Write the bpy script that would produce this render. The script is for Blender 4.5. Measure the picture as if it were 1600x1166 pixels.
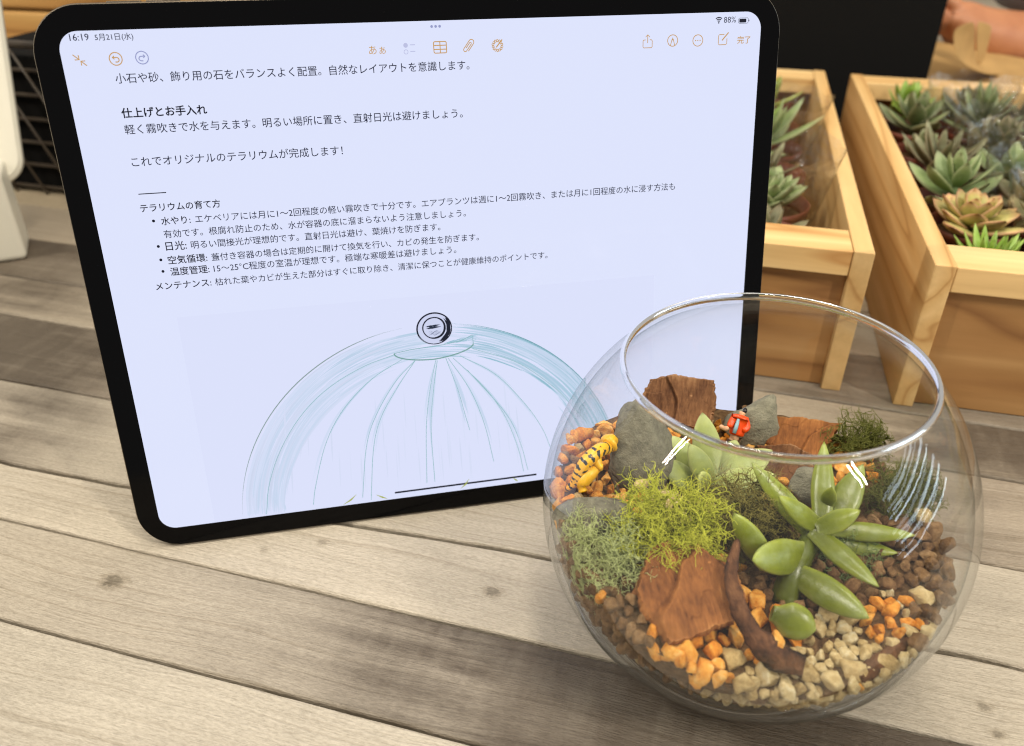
import bpy, bmesh, math, random
import numpy as np
from mathutils import Vector, Matrix, Quaternion, noise as mnoise

for o in list(bpy.data.objects): bpy.data.objects.remove(o, do_unlink=True)
SC = bpy.context.scene
COL = SC.collection
rad = math.radians

# ------------------------------------------------------------------ camera
F_PX, PITCH, ROLL, CAM_H = 1296.6, 0.5674, -0.0095, 0.2577      # solved from the tablet's corners
W_PX, CX, CY = 1600.0, 800.0, 583.0
fw = Vector((0, math.cos(PITCH), -math.sin(PITCH))); rt = Vector((1, 0, 0)); dn = fw.cross(rt)
RT = math.cos(ROLL) * rt + math.sin(ROLL) * dn
DN = -math.sin(ROLL) * rt + math.cos(ROLL) * dn
CAM = Vector((0, 0, CAM_H))
cd = bpy.data.cameras.new('camera'); cam = bpy.data.objects.new('camera', cd); COL.objects.link(cam)
cd.sensor_width = 36; cd.lens = 36 * F_PX / W_PX; cd.clip_start = .01; cd.clip_end = 50
M = Matrix.Identity(4)
for i in range(3):
    M[i][0] = RT[i]; M[i][1] = -DN[i]; M[i][2] = -fw[i]; M[i][3] = CAM[i]
cam.matrix_world = M
cd.dof.use_dof = True; cd.dof.focus_distance = .320; cd.dof.aperture_fstop = 10.5
SC.camera = cam

# ------------------------------------------------------------------ light: a shop interior under ceiling tubes
wd = bpy.data.worlds.new('World'); SC.world = wd; wd.use_nodes = True
wd.node_tree.nodes['Background'].inputs[0].default_value = (1.0, .96, .90, 1)
wd.node_tree.nodes['Background'].inputs[1].default_value = .44
def lamp(name, loc, aim, sx, sy, watt, col, roll=0):
    d = bpy.data.lights.new(name, 'AREA'); d.shape = 'RECTANGLE'; d.size = sx; d.size_y = sy; d.energy = watt; d.color = col
    o = bpy.data.objects.new(name, d); COL.objects.link(o); o.location = loc
    q = (Vector(aim) - Vector(loc)).to_track_quat('-Z', 'Y'); o.rotation_euler = (q @ Quaternion((0, 0, 1), roll)).to_euler()
    return o
WARM = (1, .93, .81)
lamp('ceiling_tube_over_table', (.10, -.05, 1.55), (.10, -.05, 0), .045, .60, 7., WARM)
lamp('ceiling_tube_over_table', (.10, .66, 1.55), (.10, .66, 0), .045, .60, 6., WARM)
lamp('ceiling_tube_side', (-1.45, -.05, 1.6), (0, .2, 0), .022, .8, 25., WARM)
lamp('ceiling_tube_side', (1.30, -.85, 1.6), (0, .2, 0), .022, .6, 29., WARM)
lamp('overhead_fill', (0, .2, 2.3), (0, .2, 0), 3., 3., 24., WARM)  # wide fill added overhead for soft ambient light
for i in range(6):                                   # cool strips added far to the right, mirrored as streaks in the bowl
    lamp('added_cool_strip', (2.3, -.35, .26 + .18 * i + .03 * (i % 2)), (0, .2, .1), .030 + .012 * (i % 3), 1.5, 1.5 + .4 * (i % 2), (.72, .88, 1), rad(90))

SC.view_settings.view_transform = 'Standard'; SC.view_settings.look = 'None'
SC.view_settings.exposure = 0; SC.view_settings.gamma = 1; SC.view_settings.use_curve_mapping = False
SC.cycles.use_denoising = True
try: SC.cycles.denoiser = 'OPENIMAGEDENOISE'
except Exception: pass
SC.cycles.max_bounces = 9; SC.cycles.transparent_max_bounces = 20; SC.cycles.transmission_bounces = 9; SC.cycles.diffuse_bounces = 3; SC.cycles.glossy_bounces = 4
SC.cycles.filter_width = 1.1; SC.cycles.use_adaptive_sampling = True; SC.cycles.adaptive_threshold = .015
SC.cycles.sample_clamp_indirect = 6; SC.cycles.blur_glossy = .3

# ------------------------------------------------------------------ helpers
def ray(u, v): return RT * ((u - CX) / F_PX) + DN * ((v - CY) / F_PX) + fw
def at_z(u, v, z=0.):
    d = ray(u, v); return CAM + d * ((z - CAM_H) / d.z)
def at_y(u, v, y):
    d = ray(u, v); return CAM + d * (y / d.y)
def at_d(u, v, dist): return CAM + ray(u, v) * dist

def lin(r, g, b):
    f = lambda c: (c / 255) / 12.92 if c / 255 <= .04045 else ((c / 255 + .055) / 1.055) ** 2.4
    return (f(r), f(g), f(b), 1)
def mat(name): 
    m = bpy.data.materials.new(name); m.use_nodes = True
    return m, m.node_tree, m.node_tree.nodes['Principled BSDF']
def N(nt, typ, **kw):
    n = nt.nodes.new(typ)
    for k, v in kw.items():
        if k.startswith('i_'):
            key = k[2:]; n.inputs[int(key) if key.isdigit() else key.replace('_', ' ')].default_value = v
        else: setattr(n, k, v)
    return n
def L(nt, a, b): nt.links.new(a, b)
def ramp(nt, fac, stops):
    r = N(nt, 'ShaderNodeValToRGB'); e = r.color_ramp.elements
    e[0].position, e[0].color = stops[0]; e[1].position, e[1].color = stops[-1]
    for p, c in stops[1:-1]:
        x = e.new(p); x.color = c
    L(nt, fac, r.inputs[0]); return r
def mixc(nt, fac, a, b, typ='MIX'):
    m = N(nt, 'ShaderNodeMix', data_type='RGBA', blend_type=typ)
    for s, v in ((m.inputs[0], fac), (m.inputs[6], a), (m.inputs[7], b)):
        if hasattr(v, 'links'): L(nt, v, s)
        else: s.default_value = v
    return m.outputs[2]
def math_(nt, op, a, b=None, clamp=False):
    m = N(nt, 'ShaderNodeMath', operation=op, use_clamp=clamp)
    for s, v in ((m.inputs[0], a), (m.inputs[1], b)):
        if v is None: continue
        if hasattr(v, 'links'): L(nt, v, s)
        else: s.default_value = v
    return m.outputs[0]
def bump(nt, bs, h, dist, strength=1.0):
    b = N(nt, 'ShaderNodeBump', i_Strength=strength, i_Distance=dist); L(nt, h, b.inputs['Height']); L(nt, b.outputs[0], bs.inputs['Normal']); return b
def coords(nt, scale=(1, 1, 1), kind='Object', rot=(0, 0, 0), loc=(0, 0, 0)):
    t = N(nt, 'ShaderNodeTexCoord'); m = N(nt, 'ShaderNodeMapping'); L(nt, t.outputs[kind], m.inputs[0])
    m.inputs['Scale'].default_value = scale; m.inputs['Rotation'].default_value = rot; m.inputs['Location'].default_value = loc
    return m.outputs[0]
def noise_(nt, vec, scale, detail=4, rough=.55, dist=0.):
    n = N(nt, 'ShaderNodeTexNoise', i_Scale=scale, i_Detail=detail, i_Roughness=rough, i_Distortion=dist); L(nt, vec, n.inputs['Vector']); return n.outputs['Fac']

def link(o, parent=None, mtx=None):
    COL.objects.link(o)
    if parent is not None: o.parent = parent
    if mtx is not None: o.matrix_local = mtx
    return o
def mesh(name, V, Fc, m=None, smooth=True):
    me = bpy.data.meshes.new(name); me.from_pydata([tuple(v) for v in V], [], [tuple(f) for f in Fc]); me.update()
    if smooth: me.shade_smooth()
    if m: me.materials.append(m)
    return me
def mk(name, V, Fc, m=None, parent=None, smooth=True, mtx=None):
    return link(bpy.data.objects.new(name, mesh(name, V, Fc, m, smooth)), parent, mtx)
def from_bm(name, bm, m, parent=None, smooth=False, mtx=None):
    me = bpy.data.meshes.new(name); bm.to_mesh(me); bm.free()
    if smooth: me.shade_smooth()
    if m: me.materials.append(m)
    return link(bpy.data.objects.new(name, me), parent, mtx)
def tag(o, label, cat, group=None, kind=None):
    if label: o['label'] = label
    if cat: o['category'] = cat
    if group: o['group'] = group
    if kind: o['kind'] = kind
    return o
def empty(name, loc=(0, 0, 0), mtx=None):
    e = bpy.data.objects.new(name, None); e.empty_display_size = .01; COL.objects.link(e)
    if mtx is not None: e.matrix_world = mtx
    else: e.location = loc
    return e
def box(name, x0, x1, y0, y1, z0, z1, m, parent=None, bev=.0006, seg=2, mtx=None):
    bm = bmesh.new(); bmesh.ops.create_cube(bm, size=1)
    for v in bm.verts:
        v.co = Vector((x0 + (v.co.x + .5) * (x1 - x0), y0 + (v.co.y + .5) * (y1 - y0), z0 + (v.co.z + .5) * (z1 - z0)))
    if bev: bmesh.ops.bevel(bm, geom=bm.edges[:], offset=bev, segments=seg, affect='EDGES', profile=.5)
    return from_bm(name, bm, m, parent, False, mtx)
def rrect(w, h, r, n=10):
    P = []
    for cx, cy, a in ((w - r, r, -90), (w - r, h - r, 0), (r, h - r, 90), (r, r, 180)):
        for i in range(n + 1):
            t = rad(a + 90 * i / n); P.append((cx + r * math.cos(t), cy + r * math.sin(t)))
    return P
def catmull(P, n):
    P = [Vector(p) for p in P]; Q = [P[0] * 2 - P[1]] + P + [P[-1] * 2 - P[-2]]; out = []
    m = len(P) - 1
    for i in range(n + 1):
        t = min(i / n * m, m - 1e-6); k = int(t); f = t - k; a, b, c, d = Q[k:k + 4]
        out.append(.5 * (2 * b + (c - a) * f + (2 * a - 5 * b + 4 * c - d) * f * f + (3 * b - a - 3 * c + d) * f ** 3))
    return out
def frame(d, up):
    d = d.normalized(); s = d.cross(up)
    if s.length < 1e-4: s = d.cross(Vector((1, .3, .2)))
    s.normalize(); return d, s, s.cross(d).normalized()
def tube(P, R, n=8, up=Vector((0, 0, 1)), caps=True, asp=1.0):
    V, Fc = [], []
    for i, p in enumerate(P):
        d = P[min(i + 1, len(P) - 1)] - P[max(i - 1, 0)]; d, s, u = frame(d, up); r = R[i] if hasattr(R, '__len__') else R
        for k in range(n):
            a = 2 * math.pi * k / n; V.append(p + s * (r * math.cos(a)) + u * (r * asp * math.sin(a)))
    for i in range(len(P) - 1):
        for k in range(n):
            Fc.append((i * n + k, i * n + (k + 1) % n, (i + 1) * n + (k + 1) % n, (i + 1) * n + k))
    if caps: Fc += [tuple(range(n))[::-1], tuple(range((len(P) - 1) * n, len(P) * n))]
    return V, Fc
def revolve(prof, n=64, closed=False):
    V, Fc = [], []; m = len(prof)
    for i in range(n):
        a = 2 * math.pi * i / n
        for r, z in prof: V.append((r * math.cos(a), r * math.sin(a), z))
    for i in range(n):
        for j in range(m if closed else m - 1):
            Fc.append((i * m + j, ((i + 1) % n) * m + j, ((i + 1) % n) * m + (j + 1) % m, i * m + (j + 1) % m))
    return V, Fc
def skin(name, P, E, R, m, parent=None, sub=2, mtx=None):
    me = bpy.data.meshes.new(name); me.from_pydata([tuple(p) for p in P], E, []); o = bpy.data.objects.new(name, me); COL.objects.link(o)
    md = o.modifiers.new('s', 'SKIN'); 
    if not me.skin_vertices: me.attributes.new
    bpy.context.view_layer.objects.active = o
    sv = me.skin_vertices[0].data if me.skin_vertices else None
    for i, r in enumerate(R):
        sv[i].radius = (r, r) if not hasattr(r, '__len__') else r
    sv[0].use_root = True
    o.modifiers.new('u', 'SUBSURF').levels = sub; o.modifiers['u'].render_levels = sub
    dg = bpy.context.evaluated_depsgraph_get(); nm = bpy.data.meshes.new_from_object(o.evaluated_get(dg))
    bpy.data.objects.remove(o); bpy.data.meshes.remove(me)
    nm.shade_smooth(); nm.materials.clear(); nm.materials.append(m)
    return link(bpy.data.objects.new(name, nm), parent, mtx)

# ------------------------------------------------------------------ materials
def simple(name, col, rough=.5, spec=.5, metal=0., var=0., scale=40, bmp=0., coat=0.):
    m, nt, b = mat(name); b.inputs['Base Color'].default_value = col; b.inputs['Roughness'].default_value = rough
    b.inputs['Specular IOR Level'].default_value = spec; b.inputs['Metallic'].default_value = metal; b.inputs['Coat Weight'].default_value = coat
    if var or bmp:
        v = coords(nt); n = noise_(nt, v, scale, 6, .6)
        if var:
            lo = tuple(c * (1 - var) for c in col[:3]) + (1,); hi = tuple(min(1, c * (1 + var)) for c in col[:3]) + (1,)
            r = ramp(nt, n, [(.3, lo), (.7, hi)]); L(nt, r.outputs[0], b.inputs['Base Color'])
        if bmp: bump(nt, b, n, bmp)
    return m

def plank_mat():
    m, nt, b = mat('printed_plank')
    info = N(nt, 'ShaderNodeObjectInfo')
    base = coords(nt)
    off = N(nt, 'ShaderNodeVectorMath', operation='SCALE'); cmb = N(nt, 'ShaderNodeCombineXYZ')
    L(nt, info.outputs['Random'], cmb.inputs[0]); L(nt, info.outputs['Random'], cmb.inputs[2]); L(nt, cmb.outputs[0], off.inputs[0]); off.inputs['Scale'].default_value = 7.
    add = N(nt, 'ShaderNodeVectorMath', operation='ADD'); L(nt, base, add.inputs[0]); L(nt, off.outputs[0], add.inputs[1])
    def mp(s):
        k = N(nt, 'ShaderNodeMapping'); L(nt, add.outputs[0], k.inputs[0]); k.inputs['Scale'].default_value = s; return k.outputs[0]
    # slow warp so that the grain lines wander
    warp = noise_(nt, mp((5, 14, 1)), 1., 3, .5)
    wv = N(nt, 'ShaderNodeCombineXYZ'); L(nt, math_(nt, 'MULTIPLY', math_(nt, 'SUBTRACT', warp, .5), .022), wv.inputs[1])
    ad2 = N(nt, 'ShaderNodeVectorMath', operation='ADD'); L(nt, add.outputs[0], ad2.inputs[0]); L(nt, wv.outputs[0], ad2.inputs[1])
    def mp2(s):
        k = N(nt, 'ShaderNodeMapping'); L(nt, ad2.outputs[0], k.inputs[0]); k.inputs['Scale'].default_value = s; return k.outputs[0]
    fine = noise_(nt, mp2((10, 1300, 1)), 1., 4, .7)
    lines = noise_(nt, mp2((3.5, 420, 1)), 1., 3, .55)
    pores = noise_(nt, mp((420, 1500, 900)), 1., 3, .65)
    stain = noise_(nt, mp((7, 20, 3)), 1., 5, .6)
    weave = noise_(nt, mp((130, 30, 1)), 1., 3, .6)
    # stains, some with the bowl's shadow painted in: x, y (table frame), radii, strength
    acc = None
    wob = noise_(nt, mp((9, 95, 5)), 1., 5, .65); wob2 = noise_(nt, mp((24, 40, 5)), 1., 4, .6)
    for (pk, x, rx, st_) in STAINS_SHADE:
        sx = N(nt, 'ShaderNodeSeparateXYZ'); L(nt, base, sx.inputs[0])
        g = math_(nt, 'SUBTRACT', 1., math_(nt, 'DIVIDE', math_(nt, 'ABSOLUTE', math_(nt, 'SUBTRACT', sx.outputs[0], x)), rx), True)
        on = math_(nt, 'COMPARE', info.outputs['Object Index'], float(pk + 1)); on.node.inputs[2].default_value = .4
        q = math_(nt, 'MULTIPLY', math_(nt, 'MULTIPLY', g, st_), on); acc = q if acc is None else math_(nt, 'ADD', acc, q)
    acc = math_(nt, 'MULTIPLY', acc, math_(nt, 'ADD', math_(nt, 'MULTIPLY', wob, 1.5), math_(nt, 'MULTIPLY', wob2, .6)))
    mr = N(nt, 'ShaderNodeMapRange', interpolation_type='SMOOTHSTEP'); L(nt, acc, mr.inputs[0]); mr.inputs[1].default_value = .12; mr.inputs[2].default_value = 1.15; mr.inputs[4].default_value = .95; acc = mr.outputs[0]
    tone = math_(nt, 'ADD', math_(nt, 'MULTIPLY', math_(nt, 'SUBTRACT', stain, .50), 1.1), acc, True)
    wn = math_(nt, 'MULTIPLY', math_(nt, 'SUBTRACT', weave, .5), .5)
    tone = math_(nt, 'ADD', tone, math_(nt, 'MULTIPLY', wn, tone), True)
    col = mixc(nt, tone, info.outputs['Color'], lin(88, 77, 64))
    g1 = ramp(nt, fine, [(.30, (.72, .70, .67, 1)), (.55, (1, 1, 1, 1))]); col = mixc(nt, .66, col, g1.outputs[0], 'MULTIPLY')
    g2 = ramp(nt, lines, [(.33, (.62, .58, .52, 1)), (.43, (1, 1, 1, 1))]); col = mixc(nt, .42, col, g2.outputs[0], 'MULTIPLY')
    g3 = ramp(nt, pores, [(.34, (.62, .60, .56, 1)), (.62, (1.14, 1.14, 1.13, 1))]); col = mixc(nt, .48, col, g3.outputs[0], 'MULTIPLY')
    # knots: dark core with a ring and a short crack
    for (x, y, r, s) in KNOTS:
        k = N(nt, 'ShaderNodeMapping', vector_type='TEXTURE'); L(nt, base, k.inputs[0]); k.inputs['Location'].default_value = (x, y, 0); k.inputs['Scale'].default_value = (r * 1.25, r * .8, r)
        nz = N(nt, 'ShaderNodeTexNoise', i_Scale=2.2, i_Detail=4.); L(nt, k.outputs[0], nz.inputs['Vector'])
        w = N(nt, 'ShaderNodeVectorMath', operation='ADD'); L(nt, k.outputs[0], w.inputs[0])
        sc = N(nt, 'ShaderNodeVectorMath', operation='SCALE'); sc.inputs['Scale'].default_value = 1.5
        sb = N(nt, 'ShaderNodeVectorMath', operation='SUBTRACT'); L(nt, nz.outputs['Color'], sb.inputs[0]); sb.inputs[1].default_value = (.5, .5, .5)
        L(nt, sb.outputs[0], sc.inputs[0]); L(nt, sc.outputs[0], w.inputs[1])
        g = N(nt, 'ShaderNodeTexGradient', gradient_type='SPHERICAL'); L(nt, w.outputs[0], g.inputs[0])
        kr = ramp(nt, g.outputs['Fac'], [(0, (1, 1, 1, 1)), (.15, (.90, .89, .87, 1)), (.32, (.74, .72, .68, 1)), (.42, (.84, .82, .79, 1)), (.58, (.5, .48, .44, 1)), (1, (.34, .32, .28, 1))])
        col = mixc(nt, s, col, kr.outputs[0], 'MULTIPLY')
    L(nt, col, b.inputs['Base Color']); b.inputs['Roughness'].default_value = .48; b.inputs['Specular IOR Level'].default_value = .4
    h = math_(nt, 'ADD', math_(nt, 'MULTIPLY', fine, .6), math_(nt, 'MULTIPLY', pores, .6)); h = math_(nt, 'ADD', h, math_(nt, 'MULTIPLY', lines, .5))
    bump(nt, b, h, .0008, 1.)
    return m
# table frame: X along the planks, Y across; stains (those by the bowl include its painted shadow) and knots as the photograph shows them
STAINS_SHADE = [(2, .03, .24, 1.4), (2, .20, .26, 2.6), (5, -.42, .24, 1.2), (6, .22, .20, 1.7), (4, -.34, .10, .8), (6, -.46, .16, .9), (7, -.50, .2, 1.1), (5, .12, .12, .5), (8, -.1, .5, .8), (9, .3, .4, .7), (3, -.42, .1, .6), (7, .1, .2, .7)]
KNOTS = [(-.2222, .1892, .0068, 1.), (-.0702, .2273, .0050, .9), (.1135, .2245, .0035, .8), (.116, .214, .003, .9), (-.150, .2335, .0035, .6), (-.172, .2225, .003, .5), (-.2335, .2345, .004, .6), (.017, .2287, .0025, .7), (.27, .27, .005, .6), (-.45, .345, .007, .6)]
M_PLANK = plank_mat()
M_GAP = simple('plank_gap', lin(28, 25, 22), .8, .2)

def wood_mat(name, c0, c1, c2, scale=1., axis=0):
    m, nt, b = mat(name); info = N(nt, 'ShaderNodeObjectInfo')
    s = [60 * scale] * 3; s[axis] = 5 * scale
    base = coords(nt, tuple(s)); cmb = N(nt, 'ShaderNodeCombineXYZ'); r9 = math_(nt, 'MULTIPLY', info.outputs['Random'], 37.)
    for i in range(3): L(nt, r9, cmb.inputs[i])
    add = N(nt, 'ShaderNodeVectorMath', operation='ADD'); L(nt, base, add.inputs[0]); L(nt, cmb.outputs[0], add.inputs[1])
    n1 = noise_(nt, add.outputs[0], .30, 2, .4, .3); n2 = noise_(nt, add.outputs[0], 3., 4, .6)
    rings = math_(nt, 'FRACT', math_(nt, 'MULTIPLY', n1, 9.))
    r = ramp(nt, rings, [(0, c1), (.35, c0), (.8, c1), (.93, c2), (1, c1)])
    r2 = ramp(nt, n2, [(.3, (.86, .83, .78, 1)), (.65, (1.05, 1.05, 1.05, 1))])
    c = mixc(nt, .7, r.outputs[0], r2.outputs[0], 'MULTIPLY')
    L(nt, c, b.inputs['Base Color']); b.inputs['Roughness'].default_value = .55; b.inputs['Specular IOR Level'].default_value = .3
    bump(nt, b, n2, .0004, .5)
    return m
M_PINE = wood_mat('pine', lin(218, 182, 126), lin(206, 166, 108), lin(184, 140, 86), .75, 1)
M_PANEL_SHADED = wood_mat('shaded_panel', lin(174, 134, 86), lin(158, 116, 70), lin(132, 92, 54), .75, 0)  # weaker light on the crate ends painted in as darker brown
M_PINE_X = wood_mat('pine_cross', lin(226, 192, 136), lin(214, 176, 118), lin(188, 140, 84), .75, 0)

M_STAPLE = simple('staple', lin(58, 42, 28), .6, .3)

def glass_thin(name='clear_glass', tint=(.996, .996, .993, 1), streak=True, refl=1.):
    m, nt, b = mat(name); nt.nodes.remove(b); out = nt.nodes['Material Output']
    lw = N(nt, 'ShaderNodeLayerWeight', i_Blend=.5)
    f5 = math_(nt, 'POWER', lw.outputs['Facing'], 4.2); fac = math_(nt, 'ADD', math_(nt, 'MULTIPLY', f5, .72 * refl), .036 * refl, True)
    f3 = math_(nt, 'POWER', lw.outputs['Facing'], 3.5)
    tc = mixc(nt, f3, tint, (.84, .86, .85, 1))
    tc = mixc(nt, math_(nt, 'POWER', lw.outputs['Facing'], 11.), tc, (.30, .33, .33, 1))
    tr = N(nt, 'ShaderNodeBsdfTransparent'); L(nt, tc, tr.inputs[0])
    gl = N(nt, 'ShaderNodeBsdfGlossy', i_Roughness=.015); gl.inputs[0].default_value = (1, 1, 1, 1)
    if streak:
        n = noise_(nt, coords(nt, (1, 1, .35)), 55., 2, .5); bp = N(nt, 'ShaderNodeBump', i_Strength=.35, i_Distance=.0006); L(nt, n, bp.inputs['Height']); L(nt, bp.outputs[0], gl.inputs['Normal'])
    mx = N(nt, 'ShaderNodeMixShader'); L(nt, fac, mx.inputs[0]); L(nt, tr.outputs[0], mx.inputs[1]); L(nt, gl.outputs[0], mx.inputs[2]); L(nt, mx.outputs[0], out.inputs[0])
    return m
M_GLASS = glass_thin(); M_GLASS_IN = glass_thin('clear_glass_inside', refl=.5)
def glass_solid():
    m, nt, b = mat('solid_glass'); b.inputs['Base Color'].default_value = (.97, .985, .975, 1); b.inputs['Transmission Weight'].default_value = 1; b.inputs['Roughness'].default_value = 0; b.inputs['IOR'].default_value = 1.47
    return m
M_SOLID = glass_solid()
def film():
    m, nt, b = mat('plastic_film'); nt.nodes.remove(b); out = nt.nodes['Material Output']
    lw = N(nt, 'ShaderNodeLayerWeight', i_Blend=.5); fac = math_(nt, 'ADD', math_(nt, 'MULTIPLY', math_(nt, 'POWER', lw.outputs['Facing'], 2.2), .75), .07, True)
    tr = N(nt, 'ShaderNodeBsdfTransparent'); tr.inputs[0].default_value = (.97, .97, .96, 1)
    gl = N(nt, 'ShaderNodeBsdfGlossy', i_Roughness=.09)
    n = noise_(nt, coords(nt), 120., 3, .6); bp = N(nt, 'ShaderNodeBump', i_Strength=.9, i_Distance=.003); L(nt, n, bp.inputs['Height']); L(nt, bp.outputs[0], gl.inputs['Normal'])
    mx = N(nt, 'ShaderNodeMixShader'); L(nt, fac, mx.inputs[0]); L(nt, tr.outputs[0], mx.inputs[1]); L(nt, gl.outputs[0], mx.inputs[2]); L(nt, mx.outputs[0], out.inputs[0])
    return m
M_FILM = film()

def stone_mat(name, cols, scale=300., rough=.85, bmp=.0006, rnd=.18):
    m, nt, b = mat(name); info = N(nt, 'ShaderNodeObjectInfo'); v = coords(nt)
    cmb = N(nt, 'ShaderNodeCombineXYZ'); r9 = math_(nt, 'MULTIPLY', info.outputs['Random'], 11.)
    for i in range(3): L(nt, r9, cmb.inputs[i])
    add = N(nt, 'ShaderNodeVectorMath', operation='ADD'); L(nt, v, add.inputs[0]); L(nt, cmb.outputs[0], add.inputs[1])
    n = noise_(nt, add.outputs[0], scale, 6, .65); k = len(cols)
    nr = math_(nt, 'ADD', math_(nt, 'MULTIPLY', n, 1.5), math_(nt, 'SUBTRACT', math_(nt, 'MULTIPLY', info.outputs['Random'], rnd * 2), .25 + rnd))
    r = ramp(nt, nr, [(i / (k - 1), c) for i, c in enumerate(cols)])
    L(nt, r.outputs[0], b.inputs['Base Color']); b.inputs['Roughness'].default_value = rough; b.inputs['Specular IOR Level'].default_value = .25
    n2 = noise_(nt, add.outputs[0], scale * 3, 5, .7); h = math_(nt, 'ADD', n, math_(nt, 'MULTIPLY', n2, .5)); bump(nt, b, h, bmp, 1.)
    return m
M_ORANGE = stone_mat('orange_clay', [lin(170, 92, 24), lin(218, 138, 46), lin(236, 172, 80), lin(238, 202, 136)], 1.6, bmp=.0011, rnd=.22)
M_BROWN = stone_mat('brown_clay', [lin(74, 50, 30), lin(108, 78, 48), lin(136, 104, 68), lin(160, 130, 92)], 1.6, bmp=.0011, rnd=.25)
M_CREAM = stone_mat('cream_gravel', [lin(140, 114, 70), lin(180, 154, 104), lin(204, 182, 134), lin(216, 204, 170)], 1.6, bmp=.0009, rnd=.25)
M_SOIL = stone_mat('soil', [lin(44, 30, 18), lin(86, 62, 38), lin(124, 94, 60), lin(160, 128, 88)], 520., .95, .0010, 0.)
M_GREY = stone_mat('grey_rock', [lin(80, 78, 66), lin(112, 108, 92), lin(134, 130, 110), lin(158, 152, 130)], 260., .9, .0014, .1)
M_BARK_D = stone_mat('dark_bark', [lin(48, 30, 18), lin(104, 70, 44), lin(136, 96, 62), lin(160, 122, 86)], 300., .9, .0016, .1)
M_BARK_R = stone_mat('red_bark', [lin(66, 36, 16), lin(128, 78, 38), lin(154, 98, 50), lin(178, 126, 78)], 240., .85, .0014, .1)

def leaf_mat(name, c_base, c_tip, c_edge, rough=.38, sss=.12):
    m, nt, b = mat(name); info = N(nt, 'ShaderNodeObjectInfo')
    at = N(nt, 'ShaderNodeAttribute', attribute_name='along'); ed = N(nt, 'ShaderNodeAttribute', attribute_name='edge')
    r = ramp(nt, at.outputs['Fac'], [(0, c_base), (.75, c_tip), (1, c_edge)])
    c = mixc(nt, math_(nt, 'POWER', ed.outputs['Fac'], 5.), r.outputs[0], c_edge)
    n = noise_(nt, coords(nt), 160., 4, .6); rr = ramp(nt, n, [(.3, (.70, .74, .66, 1)), (.7, (1.14, 1.12, 1.1, 1))]); c = mixc(nt, .85, c, rr.outputs[0], 'MULTIPLY'); bl = ramp(nt, noise_(nt, coords(nt), 60., 5, .7), [(.5, (0, 0, 0, 1)), (.75, (.30, .30, .30, 1))]); c = mixc(nt, bl.outputs[0], c, lin(176, 190, 150))
    hs = N(nt, 'ShaderNodeHueSaturation'); L(nt, c, hs.inputs['Color']); L(nt, math_(nt, 'ADD', math_(nt, 'MULTIPLY', info.outputs['Random'], .4), .8), hs.inputs['Value'])
    L(nt, hs.outputs[0], b.inputs['Base Color']); b.inputs['Roughness'].default_value = rough; b.inputs['Subsurface Weight'].default_value = sss
    b.inputs['Subsurface Radius'].default_value = (.003, .004, .001); b.inputs['Subsurface Scale'].default_value = 1.
    n2 = noise_(nt, coords(nt), 700., 3, .6); bump(nt, b, n2, .0002, .5)
    return m
M_LEAF = leaf_mat('green_leaf', lin(84, 92, 14), lin(116, 126, 26), lin(152, 160, 66), .30, .10)
M_PALE = leaf_mat('pale_leaf', lin(120, 130, 56), lin(148, 158, 82), lin(176, 182, 116), .5)
M_LGREY = leaf_mat('grey_green_leaf', lin(80, 92, 54), lin(114, 126, 82), lin(138, 132, 98), .5, 0)
M_LDARK = leaf_mat('dull_leaf', lin(72, 70, 44), lin(104, 100, 68), lin(128, 108, 80), .55, 0)
M_LPINK = leaf_mat('cream_pink_leaf', lin(136, 146, 62), lin(192, 178, 108), lin(184, 130, 98), .5, 0)
M_LLIME = leaf_mat('lime_leaf', lin(88, 118, 26), lin(124, 156, 44), lin(150, 174, 78), .45, 0)
M_LSAGE = leaf_mat('sage_leaf', lin(92, 112, 62), lin(126, 144, 90), lin(156, 160, 118), .5, 0)
LEAFMATS = dict(grey=M_LGREY, dark=M_LDARK, pink=M_LPINK, lime=M_LLIME, sage=M_LSAGE, green=M_LEAF)

def moss_mat(name, c0, c1, c2):
    m, nt, b = mat(name); at = N(nt, 'ShaderNodeAttribute', attribute_name='along')
    n = noise_(nt, coords(nt), 90., 3, .6); f = math_(nt, 'ADD', math_(nt, 'MULTIPLY', at.outputs['Fac'], .7), math_(nt, 'MULTIPLY', n, .45))
    r = ramp(nt, f, [(.1, c0), (.5, c1), (.95, c2)]); L(nt, r.outputs[0], b.inputs['Base Color']); b.inputs['Roughness'].default_value = .75; b.inputs['Specular IOR Level'].default_value = .25
    return m
M_TERRA = simple('terracotta_plastic', lin(104, 50, 32), .5, .4, var=.15, scale=60)
M_BLACK = simple('black_card', lin(13, 12, 11), .85, .15)

# ------------------------------------------------------------------ table
T_ANG = rad(-15.5)
table = empty('table', mtx=Matrix.Rotation(T_ANG, 4, 'Z'))
tag(table, 'pale brown wood-plank table top under the tablet and the glass bowl', 'table')
seams = [.062, .1135, .1604, .2072, .2465, .3020, .3650, .4119]
rp = random.Random(5)
while seams[-1] < 2.35: seams.append(seams[-1] + rp.choice((.046, .052, .058, .064)))
TONES = {0: (178, 168, 151), 1: (182, 172, 155), 2: (172, 161, 144), 3: (186, 175, 157), 4: (184, 173, 155), 5: (164, 151, 133), 6: (176, 163, 143), 7: (150, 139, 123), 8: (170, 156, 136)}
def seam_y(k, x):
    w = .0006 * mnoise.noise(Vector((x * 9, k * 3.7, 0))) + .00025 * mnoise.noise(Vector((x * 60, k * 9.1, 2)))
    y = seams[k] + w
    if k == 4:      # the wide wandering seam
        y += .0012 * mnoise.noise(Vector((x * 40, 5, 0))) + .0062 * math.exp(-((x + .055) / .075) ** 2) - .006 * math.exp(-((x + .33) / .12) ** 2)
    return y
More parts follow.
